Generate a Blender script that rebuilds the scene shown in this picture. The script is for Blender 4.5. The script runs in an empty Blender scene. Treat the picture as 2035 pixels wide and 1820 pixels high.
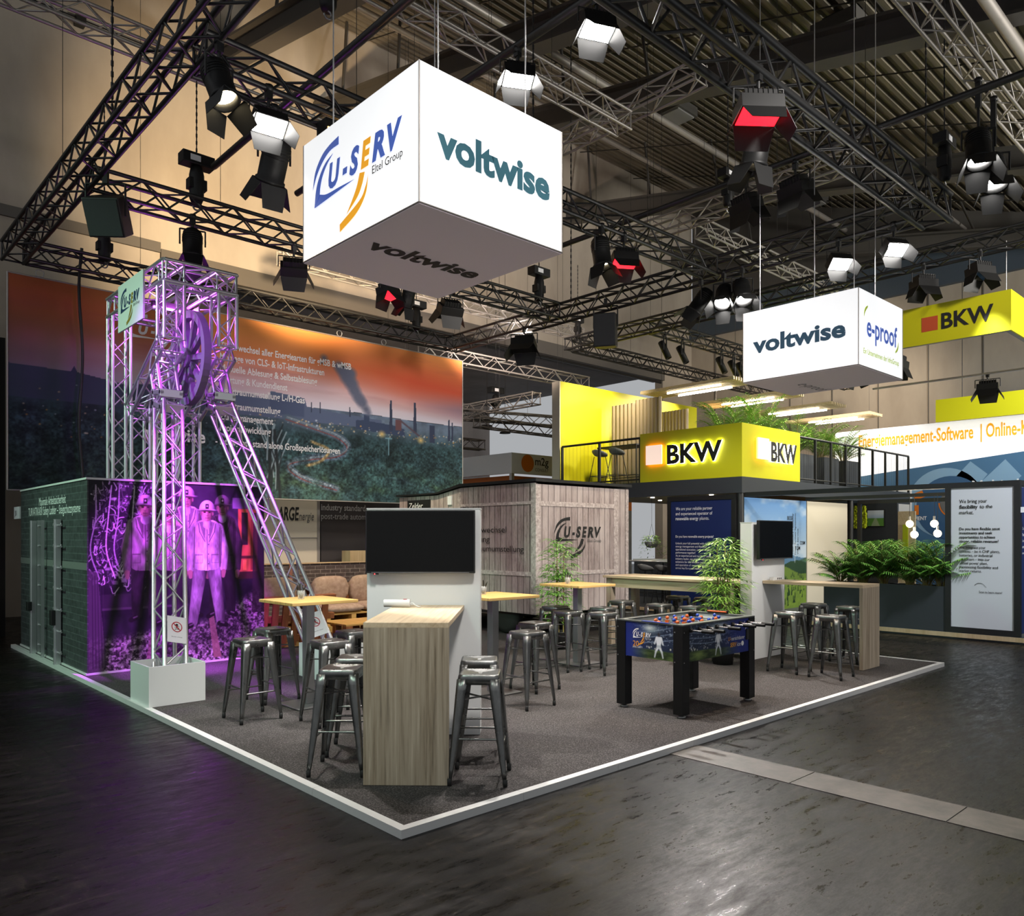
import bpy, bmesh, math, random
import numpy as np
from mathutils import Vector, Matrix, Euler
rnd = random.Random(7)
SC = bpy.context.scene
COL = SC.collection
PI = math.pi

# ------------------------------------------------------------ camera, world, exposure, hall and fill lights
cam_data = bpy.data.cameras.new('camera')
cam = bpy.data.objects.new('camera', cam_data); COL.objects.link(cam)
cam.location = (-2.608, -3.741, 1.75)
cam.rotation_euler = (PI/2, 0, math.radians(47.08-90))
cam_data.sensor_width = 36; cam_data.sensor_fit = 'HORIZONTAL'
cam_data.lens = 1556/2035*36
cam_data.shift_x = 0.0002; cam_data.shift_y = 155/2035
cam_data.clip_end = 300
SC.camera = cam
w = bpy.data.worlds.new('hall_ambient'); SC.world = w; w.use_nodes = True
w.node_tree.nodes['Background'].inputs[0].default_value = (0.93, 0.96, 1.0, 1)
w.node_tree.nodes['Background'].inputs[1].default_value = 0.40
SC.view_settings.view_transform = 'Standard'; SC.view_settings.look = 'None'
SC.view_settings.exposure = 0.1; SC.view_settings.gamma = 1.0
SC.view_settings.use_curve_mapping = False
SC.cycles.max_bounces = 6; SC.cycles.diffuse_bounces = 3; SC.cycles.glossy_bounces = 3
SC.cycles.transmission_bounces = 4; SC.cycles.transparent_max_bounces = 6
SC.cycles.use_denoising = True
SC.cycles.sample_clamp_indirect = 4.0
SC.cycles.caustics_reflective = False; SC.cycles.caustics_refractive = False

def aim(o, tgt):
    d = Vector(tgt)-Vector(o.location)
    o.rotation_euler = d.to_track_quat('-Z', 'Y').to_euler()
def spot(loc, tgt, energy, color=(1,1,1), angle=60, blend=.6, size=.12):
    l = bpy.data.lights.new('lamp_or_fill_light', 'SPOT'); l.energy = energy; l.color = color
    l.spot_size = math.radians(angle); l.spot_blend = blend; l.shadow_soft_size = size
    o = bpy.data.objects.new('lamp_or_fill_light', l); COL.objects.link(o); o.location = loc; aim(o, tgt)
    return o
WARM = (1.0, .80, .58); WHITE = (1.0, .95, .9); COOL = (.86, .93, 1.0)
# spots with no fixture, most of them added to brighten what they aim at
spot((-7.5, 7.0, 7.0), (0.6, 6.9, 2.6), 2000, (.50, 1.0, .66), 52, .9, .4)      # greenish light from the neighbour on the left
spot((-5.0, -1.0, 8.5), (.4, 2.4, .6), 800, (.70, 1.0, .80), 32, .9, .5)       # unseen front-of-stand fill over the aisle
spot((-2.5, 4.3, 6.6), (1.15, 6.66, 3.7), 1700, (.60,.07,1), 24, .8, .2)            # added unseen purple spot that brightens the tower wheel
spot((-1.0, -4.0, 8.0), (2.6, 3.2, 1.0), 2200, WHITE, 40, .9, .5)
spot((3.2, -5.5, 8.0), (6.6, 5.4, 1.4), 4600, WHITE, 36, .9, .5)  # unseen spot added to brighten the trailer end
spot((6.5, -7.0, 8.5), (7.4, 1.2, .8), 1200, WHITE, 34, .9, .5)
spot((9.0, -4.0, 7.0), (12.1, 1.2, 1.5), 2600, COOL, 42, .9, .4)  # unseen spot added for the front of the single-storey stand
spot((6.6, 1.0, 6.4), (12.1, 6.2, 1.9), 1500, WHITE, 34, .9, .3)  # extra spot without a fixture, added for the navy panel
spot((20,5.5,7.5), (26.4,10.5,5.5), 1900, (1,.82,.62), 95, .9, .3)  # added warm fill on the right hall wall, no fixture
spot((16, -12, 5), (17, 4, 13), 13000, (1, .96, .88), 95, .9, 1.2)                # added unseen spot behind the camera that brightens the roof

# ------------------------------------------------------------ helpers
def s2l(c):
    return tuple((x/12.92 if x <= .04045 else ((x+.055)/1.055)**2.4) for x in c)
def hexc(h):
    h = h.lstrip('#'); return s2l(tuple(int(h[i:i+2], 16)/255 for i in (0, 2, 4)))

class MB:
    """collects faces for one mesh"""
    def __init__(s): s.v = []; s.f = []; s.sm = []; s.M = None
    def add(s, vs, fs, smooth=False):
        b = len(s.v)
        for p in vs:
            p = Vector(p)
            if s.M is not None: p = s.M @ p
            s.v.append(p)
        for f in fs: s.f.append([b+i for i in f]); s.sm.append(smooth)
        return s
    def bx(s, x0, x1, y0, y1, z0, z1):
        vs = [(x0,y0,z0),(x1,y0,z0),(x1,y1,z0),(x0,y1,z0),(x0,y0,z1),(x1,y0,z1),(x1,y1,z1),(x0,y1,z1)]
        return s.add(vs, [(0,3,2,1),(4,5,6,7),(0,1,5,4),(1,2,6,5),(2,3,7,6),(3,0,4,7)])
    def box(s, c, d):
        return s.bx(c[0]-d[0]/2, c[0]+d[0]/2, c[1]-d[1]/2, c[1]+d[1]/2, c[2]-d[2]/2, c[2]+d[2]/2)
    def tube(s, a, b, r, n=8, r2=None, cap=True, smooth=True):
        a = Vector(a); b = Vector(b); d = b-a
        if d.length < 1e-6: return s
        q = d.to_track_quat('Z', 'Y'); r2 = r if r2 is None else r2
        vs = []; fs = []
        for k in range(n):
            t = 2*PI*k/n; e = Vector((math.cos(t), math.sin(t), 0))
            vs.append(a+q@(e*r)); vs.append(b+q@(e*r2))
        for k in range(n):
            j = (k+1) % n; fs.append((2*k, 2*j, 2*j+1, 2*k+1))
        s.add(vs, fs, smooth)
        if cap:
            s.add([vs[2*k] for k in range(n)][::-1], [tuple(range(n))]); s.add([vs[2*k+1] for k in range(n)], [tuple(range(n))])
        return s
    def path(s, pts, r, n=6, cap=True):
        for i in range(len(pts)-1): s.tube(pts[i], pts[i+1], r, n, cap=cap)
        return s
    def lathe(s, prof, n=20, c=(0,0,0)):
        vs = []; fs = []; m = len(prof)
        for k in range(n):
            t = 2*PI*k/n
            for (r, z) in prof: vs.append((c[0]+r*math.cos(t), c[1]+r*math.sin(t), c[2]+z))
        for k in range(n):
            j = (k+1) % n
            for i in range(m-1): fs.append((k*m+i, j*m+i, j*m+i+1, k*m+i+1))
        return s.add(vs, fs, True)
    def sphere(s, c, r, n=12, m=8, sc=(1,1,1)):
        vs = []; fs = []
        for i in range(m+1):
            a = PI*i/m
            for k in range(n):
                t = 2*PI*k/n
                vs.append((c[0]+r*sc[0]*math.sin(a)*math.cos(t), c[1]+r*sc[1]*math.sin(a)*math.sin(t), c[2]-r*sc[2]*math.cos(a)))
        for i in range(m):
            for k in range(n):
                j = (k+1) % n; fs.append((i*n+k, i*n+j, (i+1)*n+j, (i+1)*n+k))
        return s.add(vs, fs, True)
    def quad(s, a, b, c, d): return s.add([a,b,c,d], [(0,1,2,3)])
    def prism(s, poly, o, r, u, n, t):
        """2-D outline in the plane (o, r, u), thickened by t along n"""
        o, r, u, n = map(Vector, (o, r, u, n)); k = len(poly)
        vs = [o+r*p[0]+u*p[1] for p in poly]+[o+r*p[0]+u*p[1]+n*t for p in poly]
        fs = [tuple(range(k))[::-1], tuple(range(k, 2*k))]+[(i, (i+1) % k, k+(i+1) % k, k+i) for i in range(k)]
        return s.add(vs, fs)

def obj(name, mb, mat, parent=None, bevel=0.0, seg=2):
    me = bpy.data.meshes.new(name)
    me.from_pydata([tuple(v) for v in mb.v], [], mb.f)
    me.polygons.foreach_set('use_smooth', mb.sm)
    me.materials.append(mat)
    bm = bmesh.new(); bm.from_mesh(me); bmesh.ops.recalc_face_normals(bm, faces=bm.faces); bm.to_mesh(me); bm.free()
    me.update()
    o = bpy.data.objects.new(name, me); COL.objects.link(o)
    if parent: o.parent = parent
    if bevel:
        m = o.modifiers.new('edge', 'BEVEL'); m.width = bevel; m.segments = seg; m.limit_method = 'ANGLE'; m.angle_limit = math.radians(50)
    return o
def tag(o, label=None, cat=None, group=None, kind=None):
    if label: o['label'] = label
    if cat: o['category'] = cat
    if group: o['group'] = group
    if kind: o['kind'] = kind
    return o
def thing(name, label, cat, loc=(0,0,0), rz=0, group=None):
    o = bpy.data.objects.new(name, None); COL.objects.link(o); o.empty_display_size = .1
    o.location = loc; o.rotation_euler = (0, 0, rz)
    return tag(o, label, cat, group)
def struct(name, mb, mat, label=None, bevel=0):
    o = obj(name, mb, mat, None, bevel); o['kind'] = 'structure'
    if label: o['label'] = label
    return o
def dup(root, loc, rz, label=None, group=None):
    r = root.copy(); COL.objects.link(r); r.location = loc; r.rotation_euler = (0, 0, rz)
    if label: r['label'] = label
    if group: r['group'] = group
    for ch in list(root.children):
        c = ch.copy(); COL.objects.link(c); c.parent = r
        for g in list(ch.children):
            d = g.copy(); COL.objects.link(d); d.parent = c
    return r

# ------------------------------------------------------------ materials
MATS = {}
def mat(name, col, rough=.6, metal=0., emit=None, es=0., spec=.5, alpha=None, trans=0.):
    m = bpy.data.materials.new(name); m.use_nodes = True
    b = m.node_tree.nodes['Principled BSDF']
    b.inputs['Base Color'].default_value = (*col, 1); b.inputs['Roughness'].default_value = rough
    b.inputs['Metallic'].default_value = metal; b.inputs['Specular IOR Level'].default_value = spec
    if emit: b.inputs['Emission Color'].default_value = (*emit, 1); b.inputs['Emission Strength'].default_value = es
    if trans: b.inputs['Transmission Weight'].default_value = trans
    MATS[name] = m
    return m
class NT:
    def __init__(s, m): s.t = m.node_tree; s.b = s.t.nodes['Principled BSDF']
    def n(s, typ, **kw):
        x = s.t.nodes.new(typ)
        for k, v in kw.items(): setattr(x, k, v)
        return x
    def l(s, a, b): s.t.links.new(a, b)
    def coord(s, scale=(1,1,1), rot=(0,0,0), loc=(0,0,0), kind='Object'):
        c = s.n('ShaderNodeTexCoord'); m = s.n('ShaderNodeMapping')
        m.inputs['Scale'].default_value = scale; m.inputs['Rotation'].default_value = rot; m.inputs['Location'].default_value = loc
        s.l(c.outputs[kind], m.inputs[0]); return m.outputs[0]
    def noise(s, vec, scale, detail=4, rough=.6):
        x = s.n('ShaderNodeTexNoise'); x.inputs['Scale'].default_value = scale; x.inputs['Detail'].default_value = detail
        x.inputs['Roughness'].default_value = rough; s.l(vec, x.inputs['Vector']); return x.outputs['Fac']
    def ramp(s, fac, stops):
        r = s.n('ShaderNodeValToRGB'); e = r.color_ramp.elements
        while len(e) < len(stops): e.new(.5)
        for i, (p, c) in enumerate(stops): e[i].position = p; e[i].color = (*c, 1)
        s.l(fac, r.inputs[0]); return r.outputs[0]
    def mix(s, fac, a, b, mode='MIX'):
        x = s.n('ShaderNodeMix', data_type='RGBA', blend_type=mode)
        for inp, v in ((x.inputs[0], fac), (x.inputs[6], a), (x.inputs[7], b)):
            if hasattr(v, 'is_linked'): s.l(v, inp)
            else: inp.default_value = v if not isinstance(v, tuple) else (*v, 1)
        return x.outputs[2]
    def bump(s, h, strength=.3, dist=.01):
        x = s.n('ShaderNodeBump'); x.inputs['Strength'].default_value = strength; x.inputs['Distance'].default_value = dist
        s.l(h, x.inputs['Height']); s.l(x.outputs[0], s.b.inputs['Normal'])
    def base(s, c): s.l(c, s.b.inputs['Base Color'])
    def rough(s, c): s.l(c, s.b.inputs['Roughness'])
def g3(v): return (v, v, v)

m_black = mat('black_metal', g3(.012), .45)
m_truss = mat('black_truss_paint', g3(.016), .38, spec=.6)
m_lampb = mat('black_lamp_paint', g3(.009), .5, spec=.3)
m_alu = mat('aluminium', (.72,.72,.74), .32, .85)
m_alug = mat('dull_aluminium', (.42,.39,.36), .45, .6)
m_white = mat('white_laminate', (.80,.81,.80), .35)
m_edge = mat('white_platform_edge', (.70,.70,.69), .45)
m_cable = mat('steel_cable', g3(.55), .4, .6)
m_paper = mat('white_paper', (.82,.82,.84), .7)
m_txtw = mat('white_lettering', (.86,.86,.86), .7)
m_txtb = mat('black_lettering', g3(.012), .6)
m_txtg = mat('grey_lettering', g3(.13), .6)
m_blue = mat('logo_blue', hexc('3f5bab'), .6, 0, hexc('3f5bab'), .55)
m_yel = mat('logo_orange', hexc('eaa21f'), .6)
m_teal = mat('logo_teal', hexc('33606d'), .6, 0, hexc('4a7a88'), .3)
m_cyel = mat('logo_lit_orange', hexc('eaa21f'), .6, 0, hexc('eaa21f'), .55)
m_dteal = mat('logo_dark_teal', hexc('2b475b'), .6, 0, hexc('38566b'), .3)
m_red = mat('red_print', hexc('b01a2a'), .6)
m_screen = mat('screen_glass', g3(.004), .16, spec=.22)
m_bezel = mat('screen_bezel', g3(.01), .35)
m_lit = mat('lit_lens_white', g3(.9), .3, 0, (1,.97,.93), 60)
m_litw = mat('lit_lens_warm', g3(.9), .3, 0, (1,.82,.5), 18)
m_lito = mat('lit_lens_orange', g3(.9), .3, 0, (1,.5,.1), 8)
m_litp = mat('lit_lens_purple', g3(.3), .3, 0, (.55,.08,1), 10)
m_litr = mat('lit_lens_red', g3(.3), .3, 0, (1,.004,.012), 5)
m_lens = mat('dark_lens', g3(.03), .08)
m_rubber = mat('black_rubber', g3(.02), .7)
m_leaf = mat('green_leaf', hexc('4d7a34'), .5)
m_leafd = mat('dark_green_leaf', hexc('3b6a2c'), .5)
m_stem = mat('plant_stem', hexc('8a7a42'), .6)
m_soil = mat('dark_soil', hexc('2a221c'), .9)
m_glass = mat('clear_glass', (.85,.87,.87), .05); m_glass.node_tree.nodes['Principled BSDF'].inputs['Alpha'].default_value = .28
m_bkwy = mat('yellow_green_panel', hexc('cfca0a'), .5)
m_bkwd = mat('dark_grey_panel', hexc('33373c'), .55)
m_char = mat('charcoal_panel', hexc('2a2b2d'), .6)
m_navy = mat('navy_print', hexc('15275c'), .5)
m_orange = mat('orange_panel', hexc('d8741c'), .6)

def leafmat(m, a, b):
    t = NT(m); v = t.coord()
    t.base(t.ramp(t.noise(v, 9, 2), [(.3, a), (.7, b)]))
    t.b.inputs['Subsurface Weight'].default_value = 0
leafmat(m_leaf, hexc('55922f'), hexc('b0d464')); leafmat(m_leafd, hexc('43852e'), hexc('90c252'))

def stage_light_glow(name, col, es): return mat(name, g3(.8), .4, 0, col, es)

# hall floor: worn black asphalt tiles, scuffed
m_floor = mat('worn_black_floor', g3(.02), .35, spec=.24)
t = NT(m_floor); v = t.coord()
br = t.n('ShaderNodeTexBrick'); br.offset = 0; br.inputs['Scale'].default_value = 1
br.inputs['Brick Width'].default_value = 1.05; br.inputs['Row Height'].default_value = .98; br.inputs['Mortar Size'].default_value = .008
br.inputs['Color1'].default_value = (1,1,1,1); br.inputs['Color2'].default_value = (.72,.72,.72,1); br.inputs['Mortar'].default_value = (.25,.25,.25,1)
t.l(v, br.inputs['Vector'])
n1 = t.noise(t.coord((1.1,8,1), (0,0,.62)), 2.6, 9, .8)
n2 = t.noise(t.coord((7,1.2,1), (0,0,.2)), 2.6, 9, .8)
n3 = t.noise(v, 26, 5, .85)
n4 = t.noise(v, .55, 4, .65)
n5 = t.noise(v, 6, 7, .8)
c = t.ramp(n5, [(.40, hexc('070606')), (.62, hexc('171412'))])
c = t.mix(t.ramp(n1, [(.54, (0,0,0)), (.66, g3(.8))]), c, hexc('4b433c'))
c = t.mix(t.ramp(n2, [(.55, (0,0,0)), (.68, g3(.7))]), c, hexc('463e37'))
c = t.mix(t.ramp(n3, [(.61, (0,0,0)), (.68, g3(.7))]), c, hexc('7d7268'))
c = t.mix(t.ramp(n4, [(.40, g3(.85)), (.60, g3(0))]), c, hexc('0b0a09'))
c = t.mix(1.0, c, br.outputs['Color'], 'MULTIPLY'); t.base(c)
t.rough(t.ramp(t.noise(t.coord((1,3.5,1), (0,0,.4)), 3.0, 9, .82), [(.36, g3(.20)), (.62, g3(.55))]))
t.bump(t.noise(v, 9, 7, .85), .07, .01)

m_duct = mat('floor_duct_cover', hexc('5e5852'), .45)
t = NT(m_duct); v = t.coord(); t.base(t.ramp(t.noise(v, 5, 6, .7), [(.3, hexc('3b3733')), (.7, hexc('6a635c'))]))

m_carpet = mat('charcoal_carpet', hexc('4a4544'), .95, spec=.1)
t = NT(m_carpet); v = t.coord()
c = t.ramp(t.noise(v, 90, 2, .8), [(.3, hexc('2b2929')), (.55, hexc('524f4e')), (.75, hexc('868180'))])
t.base(t.mix(t.ramp(t.noise(v, 1.2, 3), [(.3, g3(0)), (.8, g3(.35))]), c, hexc('3d3938')))
t.bump(t.noise(v, 140, 2, .8), .5, .01)

def woodmat(name, stops, axis, fine=38, rough=.5, planks=None, pl_axis='x'):
    m = mat(name, stops[0][1], rough); t = NT(m)
    sc = [fine*1., fine*1., fine*1.]; sc[axis] = fine*.035
    v = t.coord(tuple(sc)); a = t.noise(v, 1.0, 5, .62)
    sc2 = [6., 6., 6.]; sc2[axis] = .5
    b = t.noise(t.coord(tuple(sc2), loc=(.3,.1,.7)), 1.0, 3, .5)
    c = t.ramp(a, stops)
    c = t.mix(t.ramp(b, [(.35, g3(0)), (.7, g3(.55))]), c, stops[-1][1])
    if planks:
        w = t.n('ShaderNodeTexWave'); w.wave_profile = 'SAW'; w.bands_direction = pl_axis.upper()
        w.inputs['Scale'].default_value = 1/planks*.31416/2*2
        w.inputs['Distortion'].default_value = 0
        t.l(t.coord(), w.inputs['Vector'])
        c = t.mix(1.0, c, t.ramp(w.outputs['Fac'], [(.0, g3(.35)), (.03, g3(.35)), (.06, g3(1)), (1, g3(.9))]), 'MULTIPLY')
    t.base(c); return m
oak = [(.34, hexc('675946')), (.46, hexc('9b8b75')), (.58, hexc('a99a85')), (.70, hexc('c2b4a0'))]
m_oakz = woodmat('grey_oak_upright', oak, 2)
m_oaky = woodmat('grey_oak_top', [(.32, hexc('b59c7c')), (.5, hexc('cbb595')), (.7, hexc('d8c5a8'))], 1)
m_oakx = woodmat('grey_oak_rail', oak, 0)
m_pinex = woodmat('pine_table_top', [(.3, hexc('c08f4a')), (.5, hexc('d9ad63')), (.7, hexc('e2bd7a'))], 0, 24, .4, .11, 'y')
m_pallet = woodmat('pallet_wood', [(.3, hexc('6b3f24')), (.5, hexc('8d5732')), (.7, hexc('a56b40'))], 2, 24)
m_palletl = woodmat('pale_pallet_wood', [(.3, hexc('a9803f')), (.5, hexc('c79c52')), (.7, hexc('d8b26a'))], 0, 24)
m_lath = woodmat('pale_lath', [(.3, hexc('b9a27c')), (.5, hexc('cdb892')), (.7, hexc('d8c7a4'))], 0, 24)
m_ply = woodmat('pale_plywood', [(.3, hexc('b59a72')), (.6, hexc('c9af88')), (.8, hexc('d5be9a'))], 2, 20)

def brickmat(name, c1, c2, mo, axis, bw=.24, bh=.075, mort=.008):
    m = mat(name, c1, .75); t = NT(m)
    rot = {'x': (PI/2, 0, 0), 'y': (PI/2, 0, PI/2)}[axis]
    c = t.n('ShaderNodeTexCoord'); sep = t.n('ShaderNodeSeparateXYZ'); comb = t.n('ShaderNodeCombineXYZ')
    t.l(c.outputs['Object'], sep.inputs[0]); t.l(sep.outputs[0 if axis == 'x' else 1], comb.inputs[0]); t.l(sep.outputs[2], comb.inputs[1])
    b = t.n('ShaderNodeTexBrick'); b.inputs['Scale'].default_value = 1; b.inputs['Brick Width'].default_value = bw
    b.inputs['Row Height'].default_value = bh; b.inputs['Mortar Size'].default_value = mort; b.inputs['Mortar Smooth'].default_value = .3
    b.inputs['Color1'].default_value = (*c1, 1); b.inputs['Color2'].default_value = (*c2, 1); b.inputs['Mortar'].default_value = (*mo, 1)
    t.l(comb.outputs[0], b.inputs['Vector'])
    n = t.noise(t.coord(), 14, 4, .7)
    t.base(t.mix(1.0, b.outputs['Color'], t.ramp(n, [(.3, g3(.55)), (.75, g3(1.25))]), 'MULTIPLY'))
    return m
m_brickx = brickmat('printed_brick', hexc('4a3f3b'), hexc('5f524c'), hexc('8f857c'), 'x', .22, .075, .007)
m_bricky = brickmat('printed_dark_brick', hexc('35393a'), hexc('424648'), hexc('53595a'), 'y', .25, .085, .006)

def plankmat(name, axis, k=1.0):
    """weathered grey-brown boards running upright, a printed pattern"""
    m = mat(name, hexc('7a6a66'), .8); t = NT(m)
    c = t.n('ShaderNodeTexCoord'); sep = t.n('ShaderNodeSeparateXYZ'); comb = t.n('ShaderNodeCombineXYZ')
    t.l(c.outputs['Object'], sep.inputs[0]); t.l(sep.outputs[2], comb.inputs[0]); t.l(sep.outputs[0 if axis == 'x' else 1], comb.inputs[1])
    b = t.n('ShaderNodeTexBrick'); b.offset = 0; b.inputs['Scale'].default_value = 1; b.inputs['Brick Width'].default_value = 9
    b.inputs['Row Height'].default_value = .145; b.inputs['Mortar Size'].default_value = .006; b.inputs['Mortar Smooth'].default_value = .2
    b.inputs['Color1'].default_value = (1,1,1,1); b.inputs['Color2'].default_value = (.8,.78,.78,1); b.inputs['Mortar'].default_value = (.12,.1,.1,1)
    t.l(comb.outputs[0], b.inputs['Vector'])
    a = t.noise(t.coord((26,26,2.0)), 1, 6, .75)
    d = t.noise(t.coord((60,60,9)), 1, 4, .75)
    e = t.noise(t.coord((2,2,1)), 1, 3, .5)
    col = t.ramp(a, [(.34, hexc('5c4d4b')), (.48, hexc('9c8b87')), (.66, hexc('c4b6b1'))])
    col = t.mix(t.ramp(d, [(.52, g3(0)), (.66, g3(.75))]), col, hexc('54453f'))
    col = t.mix(t.ramp(e, [(.40, g3(.12*k)), (.66, g3(.5*k))]), col, hexc('d2c6c1'))
    t.base(t.mix(1.0, col, b.outputs['Color'], 'MULTIPLY'))
    return m
m_plankx = plankmat('printed_boards_end', 'x', 1.5); m_planky = plankmat('printed_boards_side', 'y')  # end boards paler: stronger light on the end mixed into their colour
m_plankt = mat('printed_board_trim', hexc('a99a94'), .8)
t = NT(m_plankt); t.base(t.ramp(t.noise(t.coord((9,9,9)), 2, 6, .75), [(.35, hexc('9a8c87')), (.55, hexc('c9bdb8')), (.7, hexc('e0d8d3'))]))

m_gun = mat('gunmetal', (.20,.205,.20), .3, .92)
t = NT(m_gun); t.base(t.ramp(t.noise(t.coord((3,3,1)), 6, 5, .65), [(.3, (.17,.172,.168)), (.55, (.22,.222,.216)), (.75, (.28,.28,.272))]))
t.rough(t.ramp(t.noise(t.coord(), 12, 4), [(.3, g3(.24)), (.7, g3(.42))]))
m_steel = mat('brushed_steel', g3(.34), .36, .85)
m_cush = mat('beige_cushion', hexc('b59c86'), .95)
t = NT(m_cush); t.base(t.ramp(t.noise(t.coord(), 16, 3), [(.3, hexc('a58b75')), (.7, hexc('bfa791'))]))
m_wall = mat('beige_hall_wall', hexc('a39a8c'), .85)
t = NT(m_wall); t.base(t.ramp(t.noise(t.coord((1,1,.4)), .7, 5, .6), [(.3, hexc('958c80')), (.7, hexc('aca396'))]))
m_wall2 = mat('grey_hall_wall', hexc('77757a'), .85)
t = NT(m_wall2); t.base(t.ramp(t.noise(t.coord((1,1,.4)), .7, 5, .6), [(.3, hexc('6c6a6c')), (.7, hexc('838184'))]))
m_ledge = mat('grey_concrete_ledge', hexc('5d5954'), .85)
m_roof = mat('corrugated_roof_sheet', hexc('6f6858'), .6)
t = NT(m_roof); t.base(t.ramp(t.noise(t.coord((.3,6,1)), 1.6, 5, .65), [(.3, hexc('4f4a40')), (.7, hexc('7d7564'))]))
m_beam = mat('grey_roof_steel', hexc('4a4845'), .6)
m_grey = mat('mid_grey_panel', hexc('8a8a88'), .6)
m_fabric = mat('grey_fabric', hexc('c2b6ba'), .9, 0, (.86,.76,.79), .085)  # faint glow added to cube undersides, standing in for bounced light
m_box = mat('lit_white_fabric', g3(.8), .8, 0, (.97,.985,1.0), .68)
m_cream = mat('cream_panel', hexc('d8cfbb'), .6)
m_dark = mat('dark_curtain', hexc('1a1917'), .9)
m_bkwb = mat('blue_grey_fascia', hexc('3f4a56'), .5)

# ------------------------------------------------------------ lettering
def FR(o, r, u):
    r = Vector(r).normalized(); u = Vector(u).normalized(); n = r.cross(u)
    return Matrix(((r.x,u.x,n.x,o[0]),(r.y,u.y,n.y,o[1]),(r.z,u.z,n.z,o[2]),(0,0,0,1)))
def text(s, size, m, parent, M, bold=0., shear=0., sx=1., align='LEFT', depth=0., name='lettering', width=None, line=1.0):
    c = bpy.data.curves.new(name, 'FONT'); c.body = s; c.size = size; c.shear = shear; c.align_x = align
    c.offset = bold*size; c.extrude = depth; c.resolution_u = 3; c.space_line = line
    o = bpy.data.objects.new(name, c); COL.objects.link(o)
    bpy.context.view_layer.update()
    me = bpy.data.meshes.new_from_object(o.evaluated_get(bpy.context.evaluated_depsgraph_get()))
    bpy.data.objects.remove(o); bpy.data.curves.remove(c)
    n = len(me.vertices); co = np.empty(n*3, np.float32); me.vertices.foreach_get('co', co); co = co.reshape(-1, 3)
    if width and n:
        x00 = co[:,0].min(); w0 = co[:,0].max()-x00; sx = width/w0; co[:,0] -= x00
    co[:,0] *= sx
    A = np.array(M); co = co@A[:3,:3].T+A[:3,3]
    me.vertices.foreach_set('co', co.astype(np.float32).ravel()); me.update()
    me.name = name; me.materials.clear(); me.materials.append(m)
    r = bpy.data.objects.new(name, me); COL.objects.link(r)
    if parent: r.parent = parent
    return r
def shape(name, polys, m, parent, M, t=.001):
    """flat cut-out shapes (list of outlines) on a frame M"""
    mb = MB(); mb.M = M
    for p in polys:
        k = len(p)
        mb.add([(x, y, 0) for x, y in p], [tuple(range(k))])
    return obj(name, mb, m, parent)
def smooth_poly(P, it=2):
    for _ in range(it):
        Q = []
        for i in range(len(P)):
            a = P[i]; b = P[(i+1) % len(P)]
            Q += [(a[0]*.75+b[0]*.25, a[1]*.75+b[1]*.25), (a[0]*.25+b[0]*.75, a[1]*.25+b[1]*.75)]
        P = Q
    return P
def band(A, B):
    """closed outline between two polylines, both sampled by a smooth curve"""
    def cr(P, n=10):
        P = [Vector((p[0], p[1], 0)) for p in P]; P = [P[0]*2-P[1]]+P+[P[-1]*2-P[-2]]; out = []
        for i in range(1, len(P)-2):
            for k in range(n):
                t = k/n; a, b, c, d = P[i-1:i+3]
                q = .5*((2*b)+(c-a)*t+(2*a-5*b+4*c-d)*t*t+(3*b-a-3*c+d)*t**3); out.append((q.x, q.y))
        out.append((P[-2].x, P[-2].y)); return out
    return cr(A)+cr(B)[::-1]
def strip(name, pairs, m, parent, M):
    mb = MB(); mb.M = M
    for A, B in pairs:
        k = min(len(A), len(B))
        for i in range(k-1):
            mb.add([(A[i][0],A[i][1],0),(B[i][0],B[i][1],0),(B[i+1][0],B[i+1][1],0),(A[i+1][0],A[i+1][1],0)], [(0,1,2,3)])
    return obj(name, mb, m, parent)
def crv(P, n=10):
    P = [Vector((p[0], p[1], 0)) for p in P]; P = [P[0]*2-P[1]]+P+[P[-1]*2-P[-2]]; out = []
    for i in range(1, len(P)-2):
        for k in range(n):
            t = k/n; a, b, c, d = P[i-1:i+3]
            q = .5*((2*b)+(c-a)*t+(2*a-5*b+4*c-d)*t*t+(3*b-a-3*c+d)*t**3); out.append((q.x, q.y))
    out.append((P[-2].x, P[-2].y)); return out
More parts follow.
